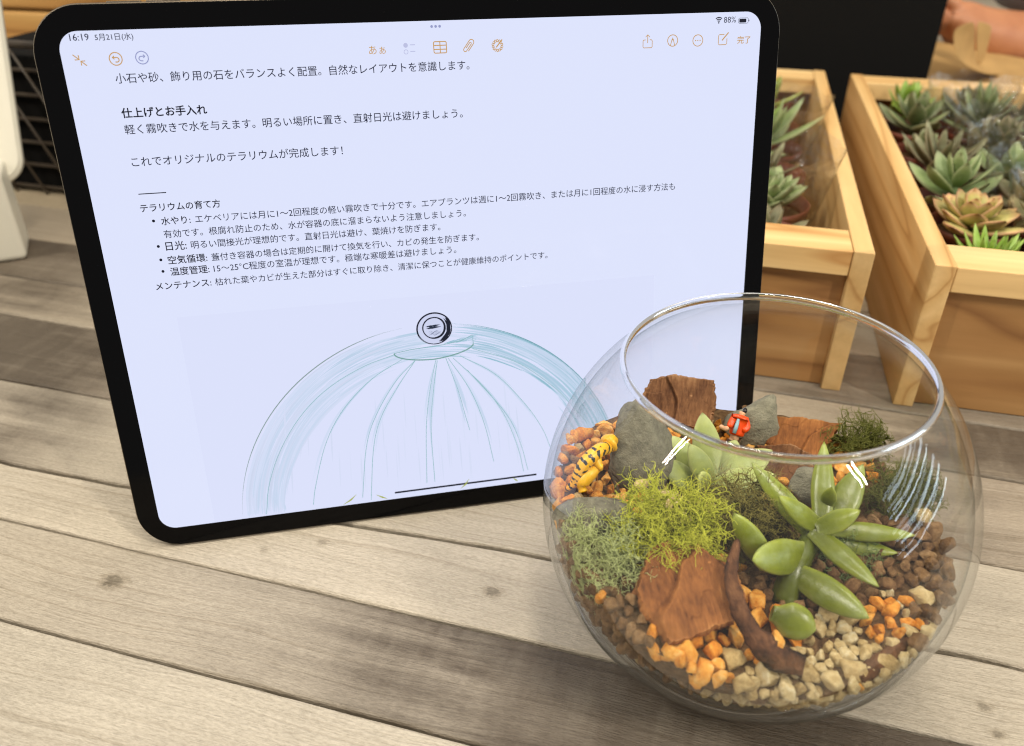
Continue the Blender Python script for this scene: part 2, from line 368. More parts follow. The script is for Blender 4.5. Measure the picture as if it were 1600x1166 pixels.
def gap_w(k, x):
    if k == 4: return .0021 + .0007 * mnoise.noise(Vector((x * 35, 1, 9)))
    return .0011 + .0005 * mnoise.noise(Vector((x * 20, k * 2.2, 4)))
for k in range(len(seams) - 1):
    X = list(np.linspace(-.62, .62, 125)) if k < 8 else list(np.linspace(-1.5, 1.5, 40))
    V, Fc = [], []; th = .022
    for x in X:
        a = seam_y(k, x) + gap_w(k, x) / 2; b = seam_y(k + 1, x) - gap_w(k + 1, x) / 2; e = .0011
        V += [(x, a, -th), (x, a, -.0011), (x, a + e * .35, -.00035), (x, a + e, 0), (x, b - e, 0), (x, b - e * .35, -.00035), (x, b, -.0011), (x, b, -th)]
    for i in range(len(X) - 1):
        for j in range(8): Fc.append((i * 8 + j, (i + 1) * 8 + j, (i + 1) * 8 + (j + 1) % 8, i * 8 + (j + 1) % 8))
    Fc += [tuple(range(8)), tuple(range((len(X) - 1) * 8, len(X) * 8))[::-1]]
    o = mk('plank', V, Fc, M_PLANK, table, smooth=False); o.pass_index = k + 1
    o.color = lin(*TONES.get(k, rp.choice(((176, 160, 134), (166, 150, 126), (150, 136, 114), (182, 166, 140)))))
box('tray', -1.52, 1.52, .06, seams[-1], -.030, -.0035, M_GAP, table, 0)

# ------------------------------------------------------------------ tablet
TX, TY, TYAW, TLEAN = -.1576, .2589, .2141, .2114
TW, THH, SWm, SHm = .2806, .2149, .2629, .1972
ex = Vector((math.cos(TYAW), math.sin(TYAW), 0)); ey = Vector((-math.sin(TYAW) * math.sin(TLEAN), math.cos(TYAW) * math.sin(TLEAN), math.cos(TLEAN))); en = ex.cross(ey)
TM = Matrix.Identity(4)
for i in range(3): TM[i][0] = ex[i]; TM[i][1] = ey[i]; TM[i][2] = en[i]; TM[i][3] = (TX, TY, .0006)[i]
tablet = empty('tablet', mtx=TM)
tag(tablet, 'tablet computer with black bezel leaning upright, screen showing Japanese text and a dome sketch', 'tablet')
M_ALU = simple('dark_aluminium', lin(120, 108, 92), .35, .5, .9)
M_BEZEL = simple('bezel_glass', (.001, .001, .0014, 1), .10, .12)
def slab(name, w, h, r, z0, z1, m, parent, bev=.0012, off=(0, 0), n=12):
    P = rrect(w, h, r, n); V, Fc = [], []; prof = [(bev, z0), (bev * .3, z0 + bev * .3), (0, z0 + bev), (0, z1 - bev), (bev * .3, z1 - bev * .3), (bev, z1)]; K = len(P)
    c = Vector((w / 2, h / 2))
    for ins, z in prof:
        for (x, y) in rrect(w - 2 * ins, h - 2 * ins, max(r - ins, .0005), n): V.append((x + ins + off[0], y + ins + off[1], z))
    for j in range(len(prof) - 1):
        for k in range(K): Fc.append((j * K + k, j * K + (k + 1) % K, (j + 1) * K + (k + 1) % K, (j + 1) * K + k))
    Fc += [tuple(range(K))[::-1], tuple(range((len(prof) - 1) * K, len(prof) * K))]
    return mk(name, V, Fc, m, parent, smooth=False)
slab('body', TW, THH, .0172, -.0062, -.0003, M_ALU, tablet, .0007)
slab('bezel', TW - .0009, THH - .0009, .0168, -.0004, 0, M_BEZEL, tablet, .0002, (.00045, .00045))
for x0 in (.0265, .0395):
    box('volume_button', x0, x0 + .0112, THH - .0002, THH + .0005, -.0043, -.0019, M_ALU, tablet, .0002)
M_STAND = simple('stand_cover', lin(34, 34, 36), .7, .3)
st = Matrix.Translation((TW / 2 - .06, .085, -.0068)) @ Matrix.Rotation(rad(36), 4, 'X')
box('prop_flap', 0, .12, -.096, 0, -.0016, 0, M_STAND, tablet, .0004, mtx=st)

def screen_mat():
    m, nt, b = mat('screen_light'); b.inputs['Base Color'].default_value = (0, 0, 0, 1); b.inputs['Roughness'].default_value = .12; b.inputs['Specular IOR Level'].default_value = .3
    b.inputs['Emission Color'].default_value = lin(221, 227, 252); b.inputs['Emission Strength'].default_value = 1.
    return m
def glow(name, rgb):
    m, nt, b = mat(name); b.inputs['Base Color'].default_value = (0, 0, 0, 1); b.inputs['Roughness'].default_value = .4; b.inputs['Specular IOR Level'].default_value = .1
    b.inputs['Emission Color'].default_value = lin(*rgb); b.inputs['Emission Strength'].default_value = 1.
    return m
SX, SY = (TW - SWm) / 2, (THH - SHm) / 2
screen = slab('screen', SWm, SHm, .0068, -.0001, .00006, screen_mat(), tablet, .00002, (SX, SY))
INK, INKB, INKL, AMBER, FAINT, LILAC = glow('ink', (48, 51, 70)), glow('ink_bold', (28, 30, 44)), glow('ink_small', (52, 56, 76)), glow('amber_ink', (200, 156, 92)), glow('faint_ink', (188, 192, 226)), glow('lilac_ink', (150, 156, 200))
def text(body, u, v, width, m, h=None, bold=0., name='text_line'):
    c = bpy.data.curves.new('t', 'FONT'); c.body = body; c.size = 1; c.offset = bold; c.resolution_u = 2
    o = bpy.data.objects.new('t', c); COL.objects.link(o)
    dg = bpy.context.evaluated_depsgraph_get(); me = bpy.data.meshes.new_from_object(o.evaluated_get(dg)); bpy.data.objects.remove(o)
    n = len(me.vertices); co = np.empty(n * 3); me.vertices.foreach_get('co', co); co = co.reshape(-1, 3)
    x0, x1 = co[:, 0].min(), co[:, 0].max(); s = width / 1000 / (x1 - x0)
    co[:, 0] = SX + u / 1000 + (co[:, 0] - x0) * s; co[:, 1] = SY + v / 1000 + co[:, 1] * (s if h is None else h / 1000); co[:, 2] = .00012
    me.vertices.foreach_set('co', co.ravel()); me.materials.clear(); me.materials.append(m); me.update()
    return link(bpy.data.objects.new(name, me), screen)
class Ink:
    def __init__(s): s.V, s.F, s.C = [], [], []
    def line(s, P, w, col=(0, 0, 0), z=.00012, closed=False, taper=False):
        P = [Vector((p[0], p[1])) for p in P]
        if closed: P = P + [P[0]]
        k = len(s.V); n = len(P)
        for i, p in enumerate(P):
            a = P[i - 1] if i else (P[-2] if closed else p); b = P[i + 1] if i < n - 1 else (P[1] if closed else p); d = (b - a)
            d = d.normalized() if d.length > 1e-9 else Vector((1, 0)); q = Vector((-d.y, d.x)); ww = w / 2
            if taper: t = i / (n - 1); ww *= max(.12, min(1, 3.2 * min(t, 1 - t)))
            for sg in (1, -1):
                r = p + q * ww * sg; s.V.append((SX + r.x / 1000, SY + r.y / 1000, z))
        for i in range(n - 1): s.F.append((k + 2 * i, k + 2 * i + 1, k + 2 * i + 3, k + 2 * i + 2)); s.C.append(col)
    def poly(s, P, col=(0, 0, 0), z=.00012):
        k = len(s.V)
        for p in P: s.V.append((SX + p[0] / 1000, SY + p[1] / 1000, z))
        s.F.append(tuple(range(k, k + len(P)))); s.C.append(col)
    def make(s, name, m):
        return mk(name, s.V, s.F, m, screen, smooth=False)
def circ(cx, cy, r, n=28, a0=0, a1=360, ry=None): return [(cx + r * math.cos(rad(a0 + (a1 - a0) * i / n)), cy + (ry or r) * math.sin(rad(a0 + (a1 - a0) * i / n))) for i in range(n + 1)]

text('16:19', 4.0, 194.1, 6.3, INK, bold=.006); text('5月21日(水)', 12.2, 194.1, 12.6, INK, bold=.006); text('88%', 246.7, 193.3, 5.2, INKL)
text('小石や砂、飾り用の石をバランスよく配置。自然なレイアウトを意識します。', 16.3, 179.9, 127, INK, bold=.004)
text('仕上げとお手入れ', 16.1, 168.2, 29.4, INKB, bold=.022)
text('軽く霧吹きで水を与えます。明るい場所に置き、直射日光は避けましょう。', 16.1, 162.5, 123.6, INK, bold=.004)
text('これでオリジナルのテラリウムが完成します！', 16.3, 151.0, 76.3, INK, bold=.004)
text('テラリウムの育て方', 16.2, 134.3, 28.8, INKB, bold=.012)
def pair(b, rest, u, v, wb, u1, w):
    text(b, u, v, wb, INKB, bold=.010); text(rest, u1, v, w, INKL, bold=.004)
pair('水やり:', 'エケベリアには月に1〜2回程度の軽い霧吹きで十分です。エアプランツは週に1〜2回霧吹き、または月に1回程度の水に浸す方法も', 22.7, 129.0, 10.6, 35.0, 193.3)
text('有効です。根腐れ防止のため、水が容器の底に溜まらないよう注意しましょう。', 22.8, 124.1, 116, INKL, bold=.004)
pair('日光:', '明るい間接光が理想的です。直射日光は避け、葉焼けを防ぎます。', 22.7, 119.3, 7.6, 31.9, 96.2)
pair('空気循環:', '蓋付き容器の場合は定期的に開けて換気を行い、カビの発生を防ぎます。', 22.6, 114.0, 14.4, 38.6, 105)
pair('温度管理:', '15〜25°C程度の室温が理想です。極端な寒暖差は避けましょう。', 22.7, 109.5, 14.4, 38.7, 95.3)
pair('メンテナンス:', '枯れた葉やカビが生えた部分はすぐに取り除き、清潔に保つことが健康維持のポイントです。', 16.4, 104.2, 20.6, 38.4, 134.0)
text('あぁ', 105.9, 186.4, 6.2, AMBER); text('完了', 252.9, 185.6, 5.7, AMBER, bold=.012)
k = Ink()
for v in (130.6, 120.9, 115.7, 111.2): k.poly(circ(20.1, v, .55, 14))
k.line([(16.6, 140.8), (26.4, 140.8)], .35); k.make('bullets', INKB)
k = Ink(); [k.poly(circ(129.8 + 1.5 * i, 195.2, .5, 12)) for i in range(3)]; k.make('icon', LILAC)
k = Ink(); k.line([(99.8, 3.1), (165, 3.1)], .85); k.make('home_bar', INKB)
AW = .34
k = Ink(); k.line([(3.9, 189.6), (5.7, 188.0)], AW); k.line([(4.3, 187.9), (5.75, 187.95), (5.7, 189.4)], AW); k.line([(7.9, 185.9), (6.2, 187.4)], AW); k.line([(7.6, 187.5), (6.15, 187.45), (6.2, 186.0)], AW); k.make('icon', AMBER)
def arrow_icon(cx, cy, sg, m):
    k = Ink(); k.line(circ(cx, cy, 2.1, 32), AW, closed=False)
    k.line([(cx - sg * 1.0, cy + .45), (cx + sg * .3, cy + .45)] + [(cx + sg * (.3 + .75 * math.sin(rad(a))), cy - .3 + .75 * math.cos(rad(a))) for a in range(0, 181, 20)] + [(cx - sg * .3, cy - 1.05)], AW)
    k.line([(cx - sg * .45, cy + 1.0), (cx - sg * 1.05, cy + .45), (cx - sg * .45, cy - .1)], AW); k.make('icon', m)
arrow_icon(17.7, 187.8, 1, AMBER); arrow_icon(26.45, 187.9, -1, LILAC)
k = Ink(); k.poly(circ(119.6, 189.0, .85, 16)); k.line(circ(119.6, 186.7, .75, 16), .25); k.line([(121.2, 189.1), (123.1, 189.1)], .3); k.line([(121.2, 186.8), (123.1, 186.8)], .3); k.make('icon', FAINT)
k = Ink(); k.line([(x + 130.1, y + 185.9) for x, y in rrect(4.8, 4.0, .5, 4)], AW, closed=True); k.line([(132.5, 185.9), (132.5, 189.9)], AW); k.line([(130.1, 188.6), (134.9, 188.6)], AW); k.line([(130.1, 187.2), (134.9, 187.2)], AW); k.make('icon', AMBER)
k = Ink(); ca, sa = math.cos(rad(52)), math.sin(rad(52))
clip = [(-1.6, -.75), (1.7, -.75)] + [(1.7 + .95 * math.sin(rad(a)), .2 - .95 * math.cos(rad(a))) for a in range(20, 181, 20)] + [(-1.9, 1.15)] + [(-1.9 - .65 * math.sin(rad(a)), .5 + .65 * math.cos(rad(a))) for a in range(30, 181, 30)] + [(1.2, -.15), (1.55, .25), (1.2, .6), (-1.2, .6)]
k.line([(143.6 + x * ca - y * sa, 187.9 + x * sa + y * ca) for x, y in clip], .3); k.make('icon', AMBER)
k = Ink(); k.line([(154.5 + (1.75 + .45 * math.sin(rad(7 * a) * 1)) * math.cos(rad(a)), 187.8 + (1.75 + .45 * math.sin(rad(7 * a))) * math.sin(rad(a))) for a in range(0, 361, 6)], .28)
k.line([(154.5 + (1.75 - .45 * math.sin(rad(7 * a))) * math.cos(rad(a)), 187.8 + (1.75 - .45 * math.sin(rad(7 * a))) * math.sin(rad(a))) for a in range(0, 361, 6)], .22); k.line([(154.0, 187.2), (156.4, 189.9)], .42); k.make('icon', AMBER)
k = Ink(); k.line([(214.0, 188.0), (213.2, 187.9), (212.95, 187.6), (212.95, 185.4), (213.3, 185.05), (216.4, 185.05), (216.75, 185.4), (216.75, 187.6), (216.4, 187.95), (215.7, 188.0)], .28); k.line([(214.85, 186.8), (214.85, 189.8)], .28); k.line([(214.0, 189.0), (214.85, 189.85), (215.7, 189.0)], .28); k.make('icon', AMBER)
k = Ink(); k.line(circ(225.3, 187.4, 2.1, 30), .3); k.poly([(225.3, 188.7), (224.9, 187.5), (225.7, 187.5)]); k.line([(224.4, 185.6), (225.1, 188.0)], .28); k.line([(226.2, 185.6), (225.5, 188.0)], .28); k.make('icon', AMBER)
k = Ink(); k.line(circ(235.95, 187.1, 2.1, 30), .3); [k.poly(circ(235.0 + .95 * i, 187.1, .24, 10)) for i in range(3)]; k.make('icon', AMBER)
k = Ink(); k.line([(247.2, 189.0), (245.2, 189.0), (244.75, 188.6), (244.75, 185.6), (245.1, 185.2), (248.0, 185.2), (248.4, 185.6), (248.4, 187.5)], .28); k.line([(246.3, 186.8), (249.0, 189.7)], .45); k.make('icon', AMBER)
k = Ink(); [k.line(circ(244.55, 193.3, r, 10, 50, 130), .38) for r in (.75, 1.4, 2.05)]; k.poly(circ(244.55, 193.35, .3, 8)); k.line([(x + 253.0, y + 192.9) for x, y in rrect(4.2, 2.0, .6, 4)], .14, closed=True); k.poly([(x + 253.35, y + 193.2) for x, y in rrect(3.0, 1.4, .3, 4)]); k.line([(257.5, 193.6), (257.5, 194.2)], .3); k.make('icon', INKB)

# the sketch of a glass dome: soft pencil strokes
def ink_attr():
    m, nt, b = mat('sketch_ink'); b.inputs['Base Color'].default_value = (0, 0, 0, 1); b.inputs['Specular IOR Level'].default_value = .1
    a = N(nt, 'ShaderNodeAttribute', attribute_name='Col'); L(nt, a.outputs['Color'], b.inputs['Emission Color']); b.inputs['Emission Strength'].default_value = 1.
    return m
sk = Ink(); sk.poly([(22, .2), (220, .2), (220, 92.5), (22, 92.5)], (219.6, 225.2, 251), .000065); rs = random.Random(11); BGC = np.array([221, 227, 252.])
DC, DRX, DRY = (119.6, -5.), 86., 85.
def dome(f, a): return (DC[0] + DRX * f * math.cos(rad(a)), DC[1] + DRY * f * math.sin(rad(a)))
def tint(c, a): return tuple(BGC * (1 - a) + np.array(c, float) * a)
def stroke(f, a0, a1, w, col, df=0., z=.00010):
    n = max(6, int(abs(a1 - a0) / 2.5)); P = []
    for i in range(n + 1):
        a = a0 + (a1 - a0) * i / n; p = dome(f + df * i / n, a)
        if p[1] > .3: P.append(p)
    if len(P) > 3: sk.line(P, w, col, z, taper=True)
BLUE, TEAL, GREYB = (150, 188, 208), (96, 164, 178), (168, 186, 206)
def zz(): return .00007 + rs.random() * .00006
for i in range(60):                                  # broad soft smudges underneath
    lf_ = rs.random() < .6; f = .965 - .10 * rs.random(); a0 = (105 + 70 * rs.random()) if lf_ else (100 - 70 * rs.random()); stroke(f, a0, a0 + (14 + 20 * rs.random()) * (1 if lf_ else -1), 2. + 3. * rs.random(), tint(BLUE if lf_ else TEAL, .04 + .05 * rs.random()), 0, .000062 + .000001 * i / 60)
for i in range(210):                                 # left flank, pale
    f = .985 - .19 * rs.random() ** 1.3; a0 = 100 + 75 * rs.random(); stroke(f, a0, min(178, a0 + 15 + 45 * rs.random()), .25 + .9 * rs.random(), tint(BLUE if rs.random() < .6 else GREYB, .09 + .24 * rs.random()), -.02 * rs.random(), zz())
for i in range(150):                                 # right shoulder, stronger teal
    f = .992 - .15 * rs.random() ** 1.2; a0 = 85 - 50 * rs.random(); stroke(f, a0, a0 - 10 - 35 * rs.random(), .25 + .8 * rs.random(), tint(TEAL if rs.random() < .6 else BLUE, .18 + .42 * rs.random()), 0, zz())
for i in range(90):                                  # top band
    f = .965 - .14 * rs.random(); a0 = 125 - 30 * rs.random(); stroke(f, a0, a0 - 8 - 14 * rs.random(), .25 + .5 * rs.random(), tint(TEAL if a0 < 100 else BLUE, .15 + .3 * rs.random()), 0, zz())
for i in range(70):                                  # right flank, light
    f = .97 - .16 * rs.random(); a0 = 45 - 30 * rs.random(); stroke(f, a0, a0 - 10 - 20 * rs.random(), .3 + .6 * rs.random(), tint(BLUE, .15 + .3 * rs.random()), 0, zz())
stroke(1., 178, 97, .38, (138, 160, 158), 0, .00014); stroke(1.002, 150, 100, .2, (150, 166, 172), 0, .00014); stroke(1., 84, 12, .42, (104, 160, 172), 0, .00014); stroke(.995, 82, 40, .3, (120, 176, 190), 0, .00014)
RIBS = [[[105.5, 68.2], [91.0, 63.9], [75.2, 55.4], [63.0, 44.2], [53.2, 29.8], [46.7, 14.6], [43.8, 0.8]], [[108.3, 65.7], [94.5, 58.1], [81.1, 45.3], [72.4, 30.6], [66.1, 11.7], [64.0, 2.5]], [[113.8, 64.8], [104.4, 55.8], [94.9, 41.3], [89.5, 27.2], [85.5, 2.9]], [[113.8, 64.8], [105.3, 53.5], [96.9, 40.0], [92.4, 25.6], [89.1, 1.1]], [[122.5, 64.2], [119.0, 50.8], [116.1, 32.9], [114.4, 5.9]], [[123.0, 63.6], [120.5, 50.6], [118.2, 32.7], [118.0, 6.0]], [[126.7, 64.3], [131.0, 49.4], [133.9, 35.3], [135.2, 29.3]], [[127.7, 64.2], [136.2, 48.8], [141.8, 32.0], [145.3, 12.5]], [[129.8, 64.0], [141.6, 50.4], [150.7, 35.6], [156.6, 18.2], [159.0, 5.6]], [[135.7, 57.8], [151.8, 35.4], [157.8, 20.4], [161.0, 6.0]], [[132.9, 64.7], [148.2, 54.2], [160.6, 39.0], [168.1, 26.3], [171.8, 16.2]], [[138.3, 67.4], [158.0, 58.7], [174.0, 45.5], [181.7, 36.4], [189.5, 25.9]]]
for r in RIBS:
    C3 = catmull([Vector((a, b, 0)) for a, b in r], 26)
    sk.line(C3, .26, (146, 188, 194), .00014)
    for j in range(5):
        o = rs.uniform(-1.6, 1.6); i0 = rs.randrange(0, 8); seg = C3[i0:i0 + rs.randrange(10, 18)]
        sk.line([(p.x + o * (i + 3) / 14, p.y) for i, p in enumerate(seg)], .3 + .7 * rs.random(), tint(BLUE, .12 + .25 * rs.random()), zz(), taper=True)
for i in range(46):                                  # faint verticals in the panels
    x = 52 + 110 * rs.random(); y0 = 4 + 30 * rs.random(); sk.line([(x + (x - 119) * .0015 * t * -6, y0 + t * 6) for t in range(0, 4)], .3 + .5 * rs.random(), tint(GREYB, .08 + .12 * rs.random()), zz(), taper=True)
lens = [(122 + 17 * math.cos(rad(a)), 68.6 + 4.3 * math.sin(rad(a)) + (1.2 if math.cos(rad(a)) > 0 else 0) * math.cos(rad(a))) for a in range(180, 361, 8)]
sk.line(lens, .55, (122, 164, 160), .00015); sk.line([lens[-1], (138.6, 73.5), (134, 71.5), (126, 70.4), (112, 69.6), lens[0]], .35, (140, 182, 188), .00015)
for i in range(40):
    x = 126 + 12 * rs.random(); y = 70.6 + rs.random() * 2.4 * (x - 124) / 14; sk.line([(x, y), (x + 2, y + .4), (x + 4, y + 1.)], .3, tint(TEAL, .3 + .4 * rs.random()), zz(), taper=True)
KN = (122.7, 77.9); DK = (34, 36, 50)
sk.poly([(KN[0] + 7.2 * math.cos(rad(a)) + (.5 if math.sin(rad(a)) < 0 else 0), KN[1] + 6.9 * math.sin(rad(a))) for a in range(0, 360, 8)], (206, 212, 240), .000145)
for i in range(9):
    ph = rs.random() * 360; s = 1 + .03 * rs.uniform(-1, 1); sk.line([(KN[0] + 7.1 * s * math.cos(rad(a + ph)) * (1.02), KN[1] + 6.8 * s * math.sin(rad(a + ph))) for a in range(0, 150 + int(rs.random() * 150), 8)], .18 + .3 * rs.random(), DK, .00016, taper=True)
for i in range(10):
    ph = rs.random() * 360; s = 1 + .05 * rs.uniform(-1, 1); sk.line([(KN[0] - .2 + 4.6 * s * math.cos(rad(a + ph)), KN[1] + .3 + 4.5 * s * math.sin(rad(a + ph))) for a in range(0, 140 + int(rs.random() * 160), 8)], .25 + .35 * rs.random(), DK, .00016, taper=True)
for i in range(60):
    ph = -80 + 85 * rs.random(); s = 5.4 + 1.5 * rs.random(); sk.line([(KN[0] + s * math.cos(rad(a + ph)), KN[1] + s * math.sin(rad(a + ph))) for a in range(0, 45, 6)], .2 + .35 * rs.random(), DK, .00016, taper=True)
for i in range(26):
    y = KN[1] - .1 + 1.3 * rs.random(); x0 = KN[0] - 4 + rs.random() * 3; sk.line([(x0 + t, y + .06 * t + .25 * rs.random()) for t in range(0, 5)], .18 + .25 * rs.random(), (44, 52, 70), .00016, taper=True)
for i in range(6): sk.line([(KN[0] - 2.6 + .9 * j, KN[1] - 1.2 - .5 * i * .6 + .4 * math.sin(j * 2 + i)) for j in range(7)], .14, (110, 118, 146), .00016, taper=True)
for a, b in (((76.9, 0.6), (82.9, 4.7)), ((91.4, 3.4), (96.3, 0.6)), ((129.4, .8), (133.6, 5.3)), ((153.9, 2.9), (156.1, 0.8))):
    sk.line([a, ((a[0] + b[0]) / 2 + .3, (a[1] + b[1]) / 2 - .3), b], .8, (170, 178, 96), .00016, taper=True)
so = sk.make('dome_sketch', ink_attr())
ca_ = so.data.color_attributes.new('Col', 'FLOAT_COLOR', 'CORNER'); i = 0; arr = []
for f, c in zip(so.data.polygons, sk.C): arr += [*lin(*c)] * len(f.vertices)
ca_.data.foreach_set('color', arr)

# ------------------------------------------------------------------ glass bowl
BC = Vector((.0828, .2203, .065)); BR = .0716; BRI = .0692
def rin(z):                  # inner radius about the centre: the foot is thick glass
    t = min(1, max(0, (-.022 - z) / .036)); return BRI - .0052 * t * t * (3 - 2 * t)
bowl = empty('glass_bowl', (BC.x, BC.y, 0)); tag(bowl, 'round clear glass bowl with an open rim holding a planted terrarium', 'bowl')
RIMZ = .118; RIMR = .0486
def lean_top(x, y, z):
    t = min(1, max(0, (z - .065) / (RIMZ - .065))); t = t * t * (3 - 2 * t)
    return (x + .0009 * t, y + .0043 * t, z + .036 * x * t)
prof = []
a_top = math.acos((RIMZ - .065) / BR)
for i in range(61):                                   # outside, top to foot
    a = a_top + (math.pi - .43 - a_top) * i / 60; prof.append((BR * math.sin(a), .065 + BR * math.cos(a)))
prof += [(.029, .0002), (.020, .0006), (.008, .0016), (.0001, .0018)]
prof2 = []
for i in range(61):
    a = math.pi - 1.06 + (a_top - math.pi + 1.06) * i / 60; prof2.append((BRI * math.sin(a), .065 + BRI * math.cos(a)))
V, Fc = revolve(prof, 128); mk('outer_wall', [lean_top(*v) for v in V], Fc, M_GLASS, bowl)
V, Fc = revolve(prof2, 128); mk('inner_wall', [lean_top(*v) for v in V], Fc, M_GLASS_IN, bowl)
rp_ = [(RIMR - .0006 + .0011 * math.cos(t), RIMZ + .0003 + .0015 * math.sin(t)) for t in [2 * math.pi * i / 14 for i in range(14)]]
V, Fc = revolve(rp_, 160, True); V = [lean_top(*v) for v in V]; mk('rim', V, [f[::-1] for f in Fc], M_SOLID, bowl)
gp = []
for i in range(25):
    a = math.pi - .44 - .62 * (1 - i / 24); gp.append(((BR - .0004) * math.sin(a), .065 + (BR - .0004) * math.cos(a)))
gp += [(.0285, .0008), (.018, .0012), (.0002, .0022)]; gi = []
for i in range(25):
    a = math.pi - .003 - (1.05) * i / 24; r_ = rin(BRI * math.cos(a)) + .0002; gi.append((max(.0002, r_ * math.sin(a)), .065 + r_ * math.cos(a)))
V, Fc = revolve(gp + gi, 128, True); mk('thick_foot', V, [f[::-1] for f in Fc], M_GLASS_IN, bowl)
for r0, z0, q in ((.0300, .0020, .0013), (.0395, .0075, .0007), (.0470, .0132, .0006)):  # thin glass rings added to draw bright streaks round the foot
    rp_ = [(r0 + q * math.cos(t), z0 + q * .8 * math.sin(t)) for t in [2 * math.pi * i / 10 for i in range(10)]]
    V, Fc = revolve(rp_, 128, True); mk('streak_ring', V, [f[::-1] for f in Fc], M_SOLID, bowl)

# ------------------------------------------------------------------ what lies in the bowl
def bed_h(x, y):            # relative to the bowl centre
    n = .0022 * mnoise.noise(Vector((x * 55, y * 55, 3)))
    return -.0105 + .11 * y - .035 * x + (2.5 if x < 0 else 1.8) * x * x + n
def on_bed(u, v, lift=0.):
    d = ray(u, v); d.normalize(); t = .15
    for _ in range(400):
        p = CAM + d * t; r = p - BC
        if r.z < bed_h(r.x, r.y) + lift or (r.length > BRI - .004 and r.dot(d) > 0): break
        t += .0006
    return p
def in_bowl(p, margin=.0): 
    r = p - BC; m = rin(r.z) - margin
    if r.length > m: r = r * (m / r.length)
    return BC + r
# soil and small gravel underneath: one mass
V, Fc = [], []; na, nr = 96, 30
RB = BRI - .0022
for i in range(na):
    a = 2 * math.pi * i / na
    for j in range(nr + 1):                           # top surface out to the wall
        r = RB * j / nr * .985; x, y = r * math.cos(a), r * math.sin(a); z = bed_h(x, y)
        m_ = math.sqrt(max(RB * RB - z * z, 0)); s = min(1, m_ / max(r, 1e-6)); V.append((x * s, y * s, z - .002 + .0012 * mnoise.noise(Vector((x * 260, y * 260, 7)))))
    zt = V[-1][2]; rt_ = math.hypot(V[-1][0], V[-1][1]); a0 = math.acos(max(-1, min(1, zt / RB)))
    for j in range(1, 25):
        b = a0 + (math.pi - .02 - a0) * j / 24; q = rin(RB * math.cos(b)) - .0022 + .0010 * mnoise.noise(Vector((math.cos(a) * math.sin(b) * 17, math.sin(a) * math.sin(b) * 17, math.cos(b) * 17))) - .0008
        V.append((q * math.sin(b) * math.cos(a), q * math.sin(b) * math.sin(a), q * math.cos(b)))
m_ = nr + 25
for i in range(na):
    for j in range(m_ - 1): Fc.append((i * m_ + j, ((i + 1) % na) * m_ + j, ((i + 1) % na) * m_ + j + 1, i * m_ + j + 1)[::-1])
o = mk('soil_bed', V, Fc, M_SOIL); o.location = BC
tag(o, 'dark brown soil bed filling the bottom of the glass bowl', 'soil', kind='stuff')

def pebble_mesh(name, seed, m, jag=.35, sub=3):
    bm = bmesh.new(); bmesh.ops.create_icosphere(bm, subdivisions=sub, radius=1); r = random.Random(seed); off = Vector((r.random() * 50, r.random() * 50, r.random() * 50)); sc = Vector((1, r.uniform(.72, .95), r.uniform(.6, .85)))
    pl = [Vector((r.gauss(0, 1), r.gauss(0, 1), r.gauss(0, 1))).normalized() for _ in range(11)]
    for v in bm.verts:
        p = v.co.copy() * 1.12
        for q in pl:                                  # broken facets
            d = p.dot(q) - .66
            if d > 0: p -= q * d * .97
        p *= 1 + jag * .5 * mnoise.noise(p * 1.1 + off) + jag * .30 * mnoise.noise(p * 3.1 + off)
        v.co = Vector((p.x * sc.x, p.y * sc.y, p.z * sc.z))
    me = bpy.data.meshes.new(name); bm.to_mesh(me); bm.free(); me.shade_smooth(); me.materials.append(m); return me
KINDS = {}
for kname, m_, nm in (('orange', M_ORANGE, 'orange_pebble'), ('brown', M_BROWN, 'brown_pebble'), ('cream', M_CREAM, 'cream_pebble')):
    KINDS[kname] = (nm, [pebble_mesh(nm, 100 * len(KINDS) + i, m_) for i in range(7)])
PLAB = {'orange': ('small rough orange clay pebble lying loose in the glass bowl', 'orange clay pebbles in the bowl'),
        'brown': ('small dull brown clay pebble lying loose in the glass bowl', 'brown clay pebbles in the bowl'),
        'cream': ('small cream gravel stone lying loose in the glass bowl', 'cream gravel stones in the bowl')}
